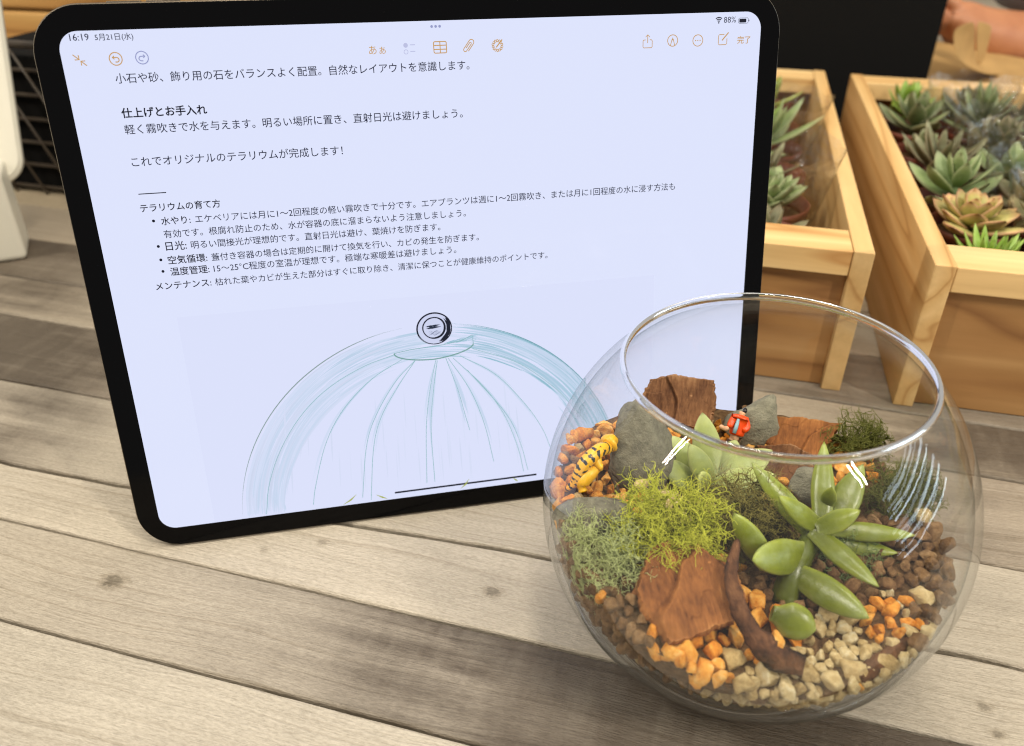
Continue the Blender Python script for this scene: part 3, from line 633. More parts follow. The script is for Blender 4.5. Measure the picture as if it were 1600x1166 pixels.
SEEDS = [('orange', 890, 740), ('orange', 905, 690), ('orange', 950, 655), ('orange', 1000, 640), ('orange', 1150, 650), ('orange', 1180, 640), ('orange', 1110, 650), ('orange', 1250, 640), ('orange', 930, 760), ('orange', 885, 790), ('brown', 893, 718), ('orange', 875, 700), ('orange', 880, 730), ('orange', 900, 660), ('orange', 920, 680), ('orange', 940, 700), ('orange', 915, 715), ('orange', 868, 790), ('orange', 925, 735), ('orange', 870, 770), ('orange', 960, 740), ('orange', 1165, 680), ('orange', 1120, 690), ('orange', 1080, 640), ('orange', 1040, 640), ('orange', 980, 660), ('orange', 1210, 700),
         ('orange', 1030, 1030), ('orange', 1080, 1040), ('orange', 1130, 1010), ('orange', 1190, 980), ('orange', 1160, 960), ('orange', 1110, 1060), ('orange', 1170, 1000), ('orange', 1385, 960), ('orange', 1420, 985), ('orange', 1365, 985),
         ('brown', 930, 930), ('brown', 960, 970), ('brown', 990, 1000), ('brown', 900, 880), ('brown', 1000, 960),
         ('cream', 1160, 1070), ('cream', 1210, 1090), ('cream', 1300, 1050), ('cream', 1350, 1030), ('cream', 1250, 1070), ('cream', 1320, 990), ('cream', 1290, 1000), ('cream', 1380, 1060), ('cream', 1280, 1090), ('cream', 1340, 1080), ('cream', 1170, 1090),
         ('brown', 1430, 910), ('brown', 1460, 930), ('brown', 1490, 910), ('brown', 1400, 900), ('brown', 1450, 960), ('brown', 1480, 960), ('brown', 1480, 890), ('brown', 1340, 920), ('brown', 1420, 870), ('brown', 1230, 930), ('brown', 1260, 940), ('brown', 1100, 1090), ('brown', 1050, 1085), ('cream', 1010, 735), ('brown', 1470, 1000), ('cream', 1440, 940), ('cream', 1410, 930), ('cream', 1465, 980), ('cream', 1400, 1030), ('cream', 1300, 960), ('cream', 1490, 935)]
def wall_pt(u, v):
    d = ray(u, v); d.normalize(); oc = CAM - BC; b = oc.dot(d); D = b * b - (oc.dot(oc) - (BRI - .004) ** 2)
    if D < 0: return CAM + d * (-b)
    p = CAM + d * (-b - math.sqrt(D)); r = p - BC
    if r.z < bed_h(r.x, r.y): return p
    return on_bed(u, v)
SP = [(kd, wall_pt(u, v)) for kd, u, v in SEEDS]
rg = random.Random(21); placed = []; cells = {}
SZ = {'orange': (.0024, .0049), 'brown': (.0024, .0044), 'cream': (.0019, .0050)}
def try_pebble(p, norm, on_wall):
    kd = min(SP, key=lambda s: (s[1] - p).length + rg.random() * .006)[0]
    if rg.random() < .06: kd = rg.choice(('orange', 'brown', 'cream'))
    r = SZ[kd][0] + (SZ[kd][1] - SZ[kd][0]) * rg.random() ** 1.5; c = p + norm * (r * (.15 if not on_wall else 0)) 
    if on_wall:
        v_ = p - BC; c = BC + v_ * ((rin(v_.z) - r * .80 - .0003) / v_.length)
    key = tuple(int(q // .009) for q in c)
    for dx in (-1, 0, 1):
        for dy in (-1, 0, 1):
            for dz in (-1, 0, 1):
                for (c2, r2) in cells.get((key[0] + dx, key[1] + dy, key[2] + dz), ()):
                    if (c2 - c).length < .60 * (r + r2): return
    cells.setdefault(key, []).append((c, r)); placed.append((kd, c, r))
view = (CAM - BC).normalized()
for _ in range(14000):                                 # against the near glass
    a = rg.random() * 2 * math.pi; z = rg.uniform(-.0625, .012); rr = math.sqrt(BRI ** 2 - z * z); x, y = rr * math.cos(a), rr * math.sin(a)
    if z > bed_h(x, y) + .001: continue
    n_ = Vector((x, y, z)).normalized()
    if n_.dot(Vector((view.x, view.y, view.z))) < -.15: continue
    try_pebble(BC + Vector((x, y, z)), -n_, True)
for _ in range(12000):                                 # on top of the bed
    a = rg.random() * 2 * math.pi; rr = math.sqrt(rg.random()) * .064; x, y = rr * math.cos(a), rr * math.sin(a); z = bed_h(x, y)
    if math.sqrt(x * x + y * y + z * z) > BRI - .0035: continue
    if math.hypot(x + .004 - .0, y + .018) < .012 and rg.random() < .85: continue     # bare soil round the stem
    try_pebble(BC + Vector((x, y, z - .0008)), Vector((0, 0, 1)), False)
placed.sort(key=lambda t: (t[1] - CAM).length + (0 if t[1].z - BC.z > bed_h(t[1].x - BC.x, t[1].y - BC.y) - .004 else .5 + max(0, -.045 - (t[1].z - BC.z)) * 20))      # those that show first
cnt = {}
for kd, c, r in placed:
    n = cnt.get(kd, 0); 
    if n >= 298: continue
    cnt[kd] = n + 1; nm, ms = KINDS[kd]
    o = bpy.data.objects.new(nm, rg.choice(ms)); COL.objects.link(o); o.location = c; o.scale = (r, r, r); o.rotation_euler = (rg.random() * 6.3, rg.random() * 6.3, rg.random() * 6.3)
    tag(o, PLAB[kd][0], 'pebble', PLAB[kd][1])
print('pebbles', cnt, len(placed))

def rock(name, p, dims, rot, seed, m, label, cat, sub=4, jag=.3, flat=.75, fine=.05):
    bm = bmesh.new(); bmesh.ops.create_icosphere(bm, subdivisions=sub, radius=1); r = random.Random(seed); off = Vector((r.random() * 50, r.random() * 50, r.random() * 50))
    pl = [Vector((r.gauss(0, 1), r.gauss(0, 1), r.gauss(0, 1))).normalized() for _ in range(9)]
    for v in bm.verts:
        q = v.co.copy()
        for n_ in pl:
            d = q.dot(n_) - flat
            if d > 0: q -= n_ * d * .9
        q *= 1 + jag * .5 * mnoise.noise(q * 1.2 + off) + jag * .2 * mnoise.noise(q * 3.3 + off) + fine * mnoise.noise(q * 9 + off)
        v.co = Vector((q.x * dims[0], q.y * dims[1], q.z * dims[2])) / 2
    o = from_bm(name, bm, m, None, True); o.location = p; o.rotation_euler = rot
    return tag(o, label, cat)
rock('grey_rock', on_bed(1000, 752) + Vector((0, .004, .011)), (.026, .019, .038), (rad(-22), rad(-8), rad(15)), 4, M_GREY, 'tall grey-green stone standing upright beside the striped toy animal', 'stone')
rock('grey_rock', on_bed(925, 806, .004), (.026, .018, .015), (rad(10), rad(-12), rad(-10)), 9, M_GREY, 'low flat grey stone against the left glass above pale moss', 'stone')
rock('grey_rock', on_bed(1182, 694) + Vector((0, .006, .004)), (.024, .016, .026), (rad(-15), rad(12), 0), 15, M_GREY, 'rounded grey stone behind the toy figure in an orange jacket', 'stone')
rock('grey_rock', on_bed(1262, 775) + Vector((0, 0, .004)), (.020, .014, .016), (0, rad(20), 0), 23, M_GREY, 'small pale grey stone behind the green succulent', 'stone')
rock('cream_stone', on_bed(1016, 740, .003) + Vector((0, -.002, .003)), (.009, .007, .007), (0, 0, 1), 31, M_CREAM, 'larger pale cream stone at the foot of the tall grey stone', 'stone', 3)
rock('cream_stone', on_bed(1000, 752, .003) + Vector((0, -.003, .002)), (.0075, .006, .006), (1, 0, 1), 37, M_CREAM, 'smaller cream stone below the larger one beside bright moss', 'stone', 3)

def bark_mat(name, cols, bmp=.0004):
    m, nt, b = mat(name); v = coords(nt, (1, .22, 1)); n = noise_(nt, v, 620., 5, .65); n2 = noise_(nt, coords(nt), 90., 4, .6); ed = N(nt, 'ShaderNodeNewGeometry')
    f = math_(nt, 'ADD', math_(nt, 'MULTIPLY', n, .55), math_(nt, 'MULTIPLY', n2, .95)); f = math_(nt, 'ADD', f, math_(nt, 'MULTIPLY', math_(nt, 'SUBTRACT', ed.outputs['Pointiness'], .5), 2.2)); k = len(cols)
    r = ramp(nt, math_(nt, 'MULTIPLY_ADD', f, 1.5), [(i / (k - 1), c) for i, c in enumerate(cols)]); r.inputs[0].links[0].from_node.inputs[2].default_value = -.62; L(nt, r.outputs[0], b.inputs['Base Color']); b.inputs['Roughness'].default_value = .8; b.inputs['Specular IOR Level'].default_value = .25
    bump(nt, b, math_(nt, 'ADD', n, math_(nt, 'MULTIPLY', n2, .4)), bmp, 1.); return m
M_BARK_D = bark_mat('dark_bark', [lin(34, 20, 12), lin(88, 56, 34), lin(122, 84, 54), lin(156, 116, 80)], .0009)
M_BARK_R = bark_mat('red_bark', [lin(48, 26, 12), lin(112, 68, 34), lin(142, 90, 46), lin(170, 118, 68)], .0006)
def bark_slab(name, p, X, Y, w, h, t, seed, m, label, layers=3, rag=.12, cat='bark', poly=None):
    """angular slab; its face breaks into flaky terraces, X and Y span the face"""
    X = X.normalized(); Zn = X.cross(Y).normalized(); Y = Zn.cross(X); r = random.Random(seed); off = Vector((r.random() * 40, r.random() * 40, 3)); n = 72; V, Fc = [], []
    if poly is None:
        k = r.choice((7, 8, 9)); poly = []
        for i in range(k):
            a = 2 * math.pi * (i + r.uniform(-.25, .25)) / k; c, s_ = math.cos(a), math.sin(a); q = (abs(c) ** 5 + abs(s_) ** 5) ** -.2 * r.uniform(1 - rag * 1.6, 1 + rag * .8); poly.append((q * c, q * s_))
    def radius(c, s_):
        best = .2
        for (x0, y0), (x1, y1) in zip(poly, poly[1:] + poly[:1]):
            dx, dy = x1 - x0, y1 - y0; den = c * dy - s_ * dx
            if abs(den) < 1e-9: continue
            tt = (x0 * dy - y0 * dx) / den; u = (x0 * s_ - y0 * c) / den
            if tt > 0 and -1e-6 <= u <= 1 + 1e-6: best = max(best, tt)
        return best
    cache = {}
    def pt(i, j, side):
        a, b = 2 * i / n - 1, 2 * j / n - 1; q = max(abs(a), abs(b)); l = math.hypot(a, b); c, s_ = (a / l, b / l) if l > 1e-9 else (1., 0.)
        key = (round(c, 5), round(s_, 5))
        if key not in cache: cache[key] = radius(c, s_)
        se = cache[key] * (1 + rag * .28 * mnoise.noise(Vector((c * 6, s_ * 6, side * .5)) + off) + rag * .22 * mnoise.noise(Vector((c * 18, s_ * 18, side)) + off))
        x, y = q * se * c * w / 2, q * se * s_ * h / 2
        if side > 0:
            f = mnoise.noise(Vector((x / w * 1.3, y / h * .6, 0)) + off) * .8 - .25 * y / h + mnoise.noise(Vector((x / w * 6, y / h * 2.2, 1)) + off) * .07 + .25 * x / w
            k = (f + 1) * layers; st = math.floor(k); fr = k - st; f = (st + min(1, max(0, (fr - .5) * 16 + .5)) + .12 * fr) / layers - 1
            z = t * (.5 + .42 * f) + t * .018 * mnoise.noise(Vector((x * 1700, y * 300, 2)) + off) + t * .04 * mnoise.noise(Vector((x * 260, y * 110, 5)) + off)
            z -= t * .10 * max(0, mnoise.noise(Vector((x / w * 5, y / h * 1.2, 9)) + off))
        else: z = -t * .5 + t * .1 * mnoise.noise(Vector((x * 300, y * 300, 8)) + off)
        return Vector((x, y, z))
    N1 = n + 1
    for side in (1, -1):
        for j in range(N1):
            for i in range(N1): V.append(pt(i, j, side))
    for j in range(n):
        for i in range(n):
            a = j * N1 + i; Fc.append((a, a + 1, a + N1 + 1, a + N1)); b = a + N1 * N1; Fc.append((b, b + N1, b + N1 + 1, b + 1))
    bd = [i for i in range(n)] + [j * N1 + n for j in range(n)] + [n * N1 + n - i for i in range(n)] + [(n - j) * N1 for j in range(n)]; K = len(bd); base_ = len(V); LY = 8
    for l in range(1, LY):                             # layered, ragged edge
        f = l / LY
        for q_, k_ in enumerate(bd):
            v = V[k_].lerp(V[k_ + N1 * N1], f); ang = q_ / K * 6.283; g = (.05 if l % 2 else -.04) + .06 * mnoise.noise(Vector((math.cos(ang) * 4, math.sin(ang) * 4, l * 3.3)) + off); V.append(Vector((v.x * (1 + g), v.y * (1 + g), v.z)))
    rows = [bd] + [[base_ + (l - 1) * K + q_ for q_ in range(K)] for l in range(1, LY)] + [[k_ + N1 * N1 for k_ in bd]]
    for a, b in zip(rows, rows[1:]):
        for q_ in range(K): Fc.append((a[q_], b[q_], b[(q_ + 1) % K], a[(q_ + 1) % K]))
    o = mk(name, V, Fc, m); mt = Matrix.Identity(4)
    for i in range(3): mt[i][0] = X[i]; mt[i][1] = Y[i]; mt[i][2] = Zn[i]; mt[i][3] = p[i]
    o.matrix_world = mt
    for pg in o.data.polygons: pass
    o.data.set_sharp_from_angle(angle=rad(50)); return tag(o, label, cat)
toC = lambda p: (CAM - p).normalized()
def facing(p, tilt_up=0., side=0.):
    n = (toC(p) + Vector((side, 0, tilt_up))).normalized(); x = Vector((0, 0, 1)).cross(n).normalized(); return x, n.cross(x)
p = on_bed(1058, 662) + Vector((0, .004, .008)); X, Y = facing(p, .1, .05); bark_slab('bark_chunk', p, X, Y, .030, .021, .012, 3, M_BARK_D, 'dark brown cracked bark chunk against the back glass by the tablet', 3, .16)
p = on_bed(1252, 708) + Vector((0, .003, .003)); X, Y = facing(p, .5, .1); bark_slab('bark_chunk', p, X, Y, .027, .020, .008, 8, M_BARK_R, 'reddish brown bark piece between grey stone and dark moss', 2, .22)
p = on_bed(1225, 735) + Vector((0, .002, .003)); X, Y = facing(p, .2, -.2); bark_slab('bark_chunk', p, X, Y, .020, .013, .008, 13, M_BARK_D, 'dark bark piece seen through the glass below the rim', 2, .2)
p = in_bowl(at_d(1064, 928, .266), .012); X, Y = facing(p, .55, .30); bark_slab('bark_slab', p, X * .96 + Y * .05, Y, .032, .032, .014, 44, M_BARK_R, 'large orange-brown layered bark slab leaning at the front under bright moss', 2, .16, poly=[(-.97, .11), (-.85, -.44), (-.65, -1.), (-.27, -.94), (.65, -.78), (1.07, -.39), (1.08, .33), (.72, .42), (.45, .72), (0, 1.), (-.45, .92)][::1])
p = in_bowl(at_d(1452, 850, .298), .010); X, Y = facing(p, .9, .1)
bark_slab('bark_chips', p, X, Y, .020, .013, .010, 29, M_BARK_R, 'stack of thin red bark flakes at the right glass', 4, .3)
p = in_bowl(at_d(1485, 843, .305), .010); X, Y = facing(p, .5, .1); bark_slab('bark_chips', p, X, Y, .013, .010, .006, 33, M_BARK_D, 'small brown bark flake touching the right glass above the pebbles', 2, .3)

def ribbon(name, P, Wd, T, m, label, cat, seed=0, up=None, n=40):
    C3 = catmull(P, n); V, Fc = [], []; K = 10; r = Vector((seed * 3.1, seed, 0))
    for i, c in enumerate(C3):
        t = i / n; d = C3[min(i + 1, n)] - C3[max(i - 1, 0)]; d, s, u = frame(d, up or toC(c)); f = t * (len(Wd) - 1); k_ = min(int(f), len(Wd) - 2); w = Wd[k_] + (Wd[k_ + 1] - Wd[k_]) * (f - k_)
        w *= 1 + .22 * mnoise.noise(Vector((t * 9, 0, 0)) + r)
        for k in range(K):
            a = 2 * math.pi * k / K; q = 1 + .35 * mnoise.noise(Vector((t * 9, k * 1.9, 3)) + r) + .2 * mnoise.noise(Vector((t * 34, k * 2.3, 3)) + r); V.append(c + s * (w / 2 * math.cos(a) * q) + u * (T / 2 * math.sin(a) * q + T * .5 * math.cos(a) ** 2 * math.sin(t * 7)))
    for i in range(n):
        for k in range(K): Fc.append((i * K + k, i * K + (k + 1) % K, (i + 1) * K + (k + 1) % K, (i + 1) * K + k))
    Fc += [tuple(range(K))[::-1], tuple(range(n * K, n * K + K))]
    return tag(mk(name, V, Fc, m), label, cat)
ribbon('bark_strip', [in_bowl(at_d(u, v, d), .004) for u, v, d in ((1152, 846, .264), (1143, 890, .257), (1149, 935, .252), (1172, 985, .248), (1207, 1025, .245), (1254, 1042, .245))], [.0018, .0042, .0048, .0060, .0080, .0062], .0026, M_BARK_D, 'long curved strip of brown bark curling down the front glass', 'bark', 2)
ribbon('stick', [in_bowl(at_d(u, v, d), .0035) for u, v, d in ((1338, 1058, .250), (1375, 1035, .252), (1410, 1008, .256), (1445, 975, .262))], [.0052, .0056, .0046, .0022], .0042, M_BARK_D, 'dull brown stick resting on gravel at the lower right glass', 'stick', 6)
M_TWIG = simple('twig', lin(70, 52, 28), .8)
ribbon('twig', [on_bed(968, 770, .003), on_bed(958, 750, .006), on_bed(951, 735, .010)], [.0010, .0011, .0012], .0011, M_TWIG, 'thin dark twig in front of the tall grey stone, leftmost of two', 'twig', 1, n=10)
ribbon('twig', [on_bed(980, 760, .003), on_bed(965, 746, .006), on_bed(952, 734, .010)], [.0010, .0011, .0012], .0010, M_TWIG, 'thin dark twig crossing the other twig near bright moss', 'twig', 2, n=10)

# moss: branching lichen strands
def moss(name, p, dims, n_stems, m, label, seed, thick=.00038, gen=4, seg=.0026, spread=.75, up=Vector((0, 0, 1)), axes=None):
    r = random.Random(seed); V, Fc, A = [], [], []
    def seg_(a, b, ra, rb, ta, tb):
        d, s, u = frame(b - a, Vector((.31, .52, .79))); k = len(V)
        for c, q, t in ((a, ra, ta), (b, rb, tb)):
            for j in range(3):
                g = 2.0944 * j; V.append(c + s * (q * math.cos(g)) + u * (q * math.sin(g))); A.append(t)
        for j in range(3): Fc.append((k + j, k + (j + 1) % 3, k + 3 + (j + 1) % 3, k + 3 + j))
    def grow(a, d, g, ra, t):
        nseg = 3
        for _ in range(nseg):
            d = (d + Vector((r.gauss(0, .42), r.gauss(0, .42), r.gauss(0, .42)))).normalized(); b = a + d * seg * .62 * r.uniform(.5, 1.) * (.7 + .3 * g / gen)
            if (b - BC).length > BRI - .0012: b = in_bowl(b, .0014)
            seg_(a, b, ra, ra * .92, t, t + .33 / gen); a = b; ra *= .92; t += .33 / gen
        if g > 0:
            k = 2 if r.random() < .8 else 3
            for _ in range(k):
                nd = (d + Vector((r.gauss(0, spread), r.gauss(0, spread), r.gauss(0, spread))) + up * .12).normalized(); grow(a, nd, g - 1, ra * .86, t)
    Xa, Ya, Za = axes or (Vector((1, 0, 0)), Vector((0, 1, 0)), Vector((0, 0, 1)))
    for _ in range(n_stems):
        while True:
            q = Vector((r.uniform(-1, 1), r.uniform(-1, 1), r.uniform(-1, 1)))
            if q.length < 1: break
        q *= .72; s = p + Xa * (q.x * dims[0] / 2) + Ya * (q.y * dims[1] / 2) + Za * (q.z * dims[2] / 2)
        s = in_bowl(s, .003); d = (Xa * q.x + Ya * q.y + Za * (q.z + .25) + Vector((r.gauss(0, .4), r.gauss(0, .4), r.gauss(0, .4)))).normalized(); grow(s, d, gen, thick * r.uniform(.8, 1.2), 0.)
    o = mk(name, V, Fc, m); at = o.data.attributes.new('along', 'FLOAT', 'POINT'); at.data.foreach_set('value', [min(1, a) for a in A])
    return tag(o, label, 'moss')
MO1 = moss_mat('pale_moss', lin(92, 98, 54), lin(152, 162, 96), lin(190, 198, 136)); MO2 = moss_mat('yellow_moss', lin(84, 88, 12), lin(150, 156, 34), lin(198, 200, 70))
MO3 = moss_mat('olive_moss', lin(50, 44, 14), lin(98, 90, 34), lin(136, 126, 62)); MO4 = moss_mat('dark_moss', lin(38, 40, 12), lin(78, 80, 28), lin(110, 112, 50)); MO5 = moss_mat('green_moss', lin(40, 50, 22), lin(86, 104, 54), lin(120, 138, 84))
def cam_axes(p):
    n = toC(p); x = RT.copy(); return x, n.cross(x).normalized(), n
p = in_bowl(at_d(938, 872, .272), .010); moss('moss_clump', p, (.031, .025, .015), 110, MO1, 'pale grey-green lichen moss clump pressed against the left front glass', 1 , .00044, 4, .0027, axes=cam_axes(p))
p = in_bowl(at_d(1042, 822, .275), .008); moss('moss_clump', p, (.036, .026, .015), 120, MO2, 'bright yellow-green moss clump in the middle above the bark slab', 2, .00048, 4, .0030, axes=cam_axes(p))
p = in_bowl(at_d(1165, 808, .288), .008); moss('moss_clump', p, (.036, .032, .016), 150, MO3, 'olive brown moss clump between bright moss and the green succulent', 3, .00036, 4, .0025, axes=cam_axes(p))
p = on_bed(1345, 700, .002) + Vector((0, .001, .002)); moss('moss_clump', p, (.024, .012, .012), 60, MO4, 'dark olive moss tuft at the back right under the rim', 4, .00042, 4, .0024, axes=cam_axes(p))
p = on_bed(1425, 770, .003); moss('moss_clump', p, (.034, .016, .012), 130, MO4, 'dim olive moss behind the right glass with light streaks', 5, .00034, 4, .0024, axes=cam_axes(p))
p = on_bed(1322, 880, .001) + ray(1322, 880) * .006; moss('moss_clump', p, (.026, .016, .010), 110, MO5, 'small dark green moss clump beneath the succulent leaves', 6, .00036, 4, .0022, axes=cam_axes(p))

# succulents
def leaf_mesh(name, length, width, thick, m, curl=0., n=18, K=14, pw=.55, tip=.9, bend=0., waist=.45):
    """along +X, upper side +Z; fat, keeled, pointed"""
    V, Fc, A, Ed = [], [], [], []
    for i in range(n + 1):
        t = i / n
        q_ = min(1, t / .42); g_ = waist + (1 - waist) * q_ * q_ * (3 - 2 * q_); e_ = max(0, (t - .42) / .58)
        prof_ = g_ * max(0, 1 - e_ ** (1.15 + 6 * (1 - tip))) ** .8
        if i == n: prof_ = .02
        x = length * t; zc = curl * length * t * t; yc = bend * length * t * t
        for k in range(K):
            a = 2 * math.pi * k / K; c, s = math.cos(a), math.sin(a); up_ = .55 if s > 0 else 1.
            V.append((x, yc + width / 2 * prof_ * c, zc + thick / 2 * prof_ * s * up_)); A.append(t); Ed.append(abs(c))
    for i in range(n):
        for k in range(K): Fc.append((i * K + k, (i + 1) * K + k, (i + 1) * K + (k + 1) % K, i * K + (k + 1) % K)[::-1])
    Fc += [tuple(range(K)), tuple(range(n * K, n * K + K))[::-1]]
    me = mesh(name, V, Fc, m); a = me.attributes.new('along', 'FLOAT', 'POINT'); a.data.foreach_set('value', A); a = me.attributes.new('edge', 'FLOAT', 'POINT'); a.data.foreach_set('value', Ed)
    return me
def leaf_between(parent, a, b, width, thick, m, up, curl=0., pw=.55, tip=.9, bend=0., waist=.45):
    d = b - a; ln = d.length; x = d.normalized(); y = up.cross(x).normalized(); z = x.cross(y)
    mt = Matrix.Identity(4)
    for i in range(3): mt[i][0] = x[i]; mt[i][1] = y[i]; mt[i][2] = z[i]; mt[i][3] = a[i]
    o = bpy.data.objects.new('leaf', leaf_mesh('leaf', ln, width, thick, m, curl, pw=pw, tip=tip, bend=bend, waist=waist)); COL.objects.link(o)
    if parent is not None: o.parent = parent; o.matrix_local = parent.matrix_world.inverted() @ mt
    else: o.matrix_world = mt
    return o
bpy.context.view_layer.update()
stem_b = on_bed(1226, 935); rc = at_d(1272, 832, .283)
suc = empty('green_succulent', stem_b); bpy.context.view_layer.update()
tag(suc, 'glossy green succulent with long fleshy leaves growing from a bent stem', 'succulent')
db = (stem_b - CAM).dot(fw); print('stem depth', db)
P_ = [stem_b - stem_b, at_d(1238, 895, db * .7 + .283 * .3 - .002) - stem_b, at_d(1257, 862, db * .35 + .283 * .65 - .002) - stem_b, rc - stem_b]
P_[0] = Vector((0, 0, -.002)); V, Fc = tube(catmull(P_, 14), [.0044 - .0010 * i / 14 for i in range(15)], 12); mk('stem', V, Fc, M_LEAF, suc)
for (u0, v0, d0, u1, v1, d1, w, th, cu) in (
        (1268, 832, .282, 1170, 724, .286, .0092, .0062, .08), (1284, 826, .279, 1208, 776, .272, .0086, .0058, .10), (1284, 818, .284, 1287, 692, .294, .0090, .0055, .05),
        (1300, 820, .284, 1348, 728, .291, .0118, .0055, .06), (1278, 826, .276, 1348, 800, .268, .0088, .0055, .12), (1300, 826, .286, 1428, 840, .280, .0080, .0058, .08),
        (1296, 846, .286, 1402, 866, .282, .0074, .0052, .05), (1272, 830, .277, 1374, 922, .255, .0084, .0062, .06), (1292, 790, .286, 1300, 760, .280, .0060, .0040, .05)):
    leaf_between(suc, at_d(u0, v0, d0), in_bowl(at_d(u1, v1, d1), .0015), w * .88, th * 1.15, M_LEAF, (toC(rc) + Vector((0, 0, .8))).normalized(), cu, .62, .93, 0, .80)
for (u0, v0, d0, u1, v1, d1, w, th, cu) in ((1262, 866, db * .4 + .283 * .6 - .002, 1170, 876, .260, .0108, .0080, .05), (1236, 892, db * .6 + .283 * .4 - .003, 1362, 968, .252, .0092, .0076, .08), (1200, 884, .276, 1146, 802, .268, .0078, .0066, .0)):
    leaf_between(suc, at_d(u0, v0, d0), in_bowl(at_d(u1, v1, d1), .0015), w * 1.08, th * 1.1, M_LEAF, toC(rc), cu, .72, .84, 0, .74)
o = leaf_between(None, at_d(1206, 958, .259), at_d(1274, 984, .257), .0112, .0095, M_LEAF, toC(rc), .05, .8, .7); o.name = 'fallen_leaf'
tag(o, 'loose rounded green succulent leaf lying on the gravel at the front', 'leaf')
pb = on_bed(1120, 765, .002); ech = empty('pale_succulent', pb); bpy.context.view_layer.update(); tag(ech, 'pale milky green succulent rosette behind the moss under the rim', 'succulent')
ec = at_d(1118, 752, .306)
for (u0, v0, d0, u1, v1, d1, w, th, cu, m_) in ((1112, 745, .308, 1096, 648, .316, .0110, .0045, .12, 0), (1102, 750, .306, 1042, 684, .308, .0110, .0048, .15, 0), (1116, 760, .303, 1072, 694, .300, .0092, .0058, .1, 0), (1120, 752, .310, 1206, 708, .312, .0125, .0046, .1, 0),
        (1108, 762, .304, 1212, 748, .302, .0125, .0055, .1, 0), (1096, 762, .304, 1026, 722, .302, .0100, .0050, .1, 0), (1120, 772, .302, 1192, 784, .297, .0110, .0050, .08, 0), (1125, 745, .312, 1150, 690, .318, .0110, .0046, .1, 0), (1112, 768, .300, 1090, 738, .296, .0070, .0050, .1, 0)):
    leaf_between(ech, at_d(u0, v0, d0), in_bowl(at_d(u1, v1, d1), .002), w, th, M_PALE, (toC(ec) + Vector((0, 0, 1.2))).normalized(), cu, .66, .86)
V, Fc = tube([Vector((0, 0, -.002)), ec - pb], [.003, .003], 10); mk('stem', V, Fc, M_PALE, ech)

# ------------------------------------------------------------------ the striped toy animal and the toy person
def stripes():
    m, nt, b = mat('striped_toy_paint'); v = coords(nt); n = noise_(nt, v, 260., 3, .6)
    at = N(nt, 'ShaderNodeAttribute', attribute_name='run')
    w = math_(nt, 'ADD', math_(nt, 'MULTIPLY', at.outputs['Fac'], 13.), math_(nt, 'MULTIPLY', n, 1.5)); f = math_(nt, 'FRACT', w)
    msk = math_(nt, 'MULTIPLY', math_(nt, 'LESS_THAN', f, .40), math_(nt, 'GREATER_THAN', noise_(nt, v, 420., 2, .5), .44))
    c = mixc(nt, msk, lin(236, 176, 14), lin(24, 30, 24)); L(nt, c, b.inputs['Base Color']); b.inputs['Roughness'].default_value = .35
    return m
M_YEL = simple('yellow_toy_plastic', lin(228, 172, 14), .38)
toyp = on_bed(912, 740, .004); toy = empty('toy_animal', toyp); tag(toy, 'yellow toy animal with dark stripes lying on orange pebbles at left', 'toy')
def tp(u, v, d): return in_bowl(at_d(u, v, d), .004) - toyp
D0 = (toyp - CAM).dot(fw)
body = [tp(952, 700, D0 + .004), tp(940, 702, D0 - .001), tp(926, 712, D0 - .004), tp(914, 724, D0 - .005), tp(905, 740, D0 - .004), tp(899, 753, D0 - .003), tp(889, 762, D0 - .002), tp(880, 769, D0 - .001)]
C3 = catmull(body, 30); Rr = np.interp(np.linspace(0, 1, 31), [0, .06, .25, .5, .65, .8, .92, 1], [.0019, .0024, .0026, .0023, .0021, .0013, .0009, .0005])
V, Fc = tube(C3, list(Rr), 16); o = mk('body', V, Fc, stripes(), toy); a = o.data.attributes.new('run', 'FLOAT', 'POINT'); a.data.foreach_set('value', [i / 30 for i in range(31) for _ in range(16)])
V, Fc = tube(catmull([tp(911, 768, D0 - .004), tp(909, 758, D0 - .004), tp(917, 745, D0 - .004), tp(929, 734, D0 - .003), tp(940, 727, D0 - .002)], 16), list(np.interp(np.linspace(0, 1, 17), [0, .12, .3, .6, .85, .95, 1], [.0018, .0013, .0024, .0026, .0016, .0018, .0010])), 12); mk('leg', V, Fc, M_YEL, toy)
V, Fc = tube(catmull([tp(949, 697, D0 + .003), tp(954, 692, D0 + .004), tp(958, 699, D0 + .004)], 8), [.0030, .0034, .0036, .0036, .0034, .0030, .0026, .0020, .0012], 12); mk('head', V, Fc, M_YEL, toy)
V, Fc = tube(catmull([tp(931, 718, D0 - .003), tp(936, 728, D0 - .004), tp(941, 731, D0 - .004)], 8), [.0022, .002, .0018, .0016, .0014, .0013, .0013, .0014, .0008], 10); mk('leg', V, Fc, M_YEL, toy)

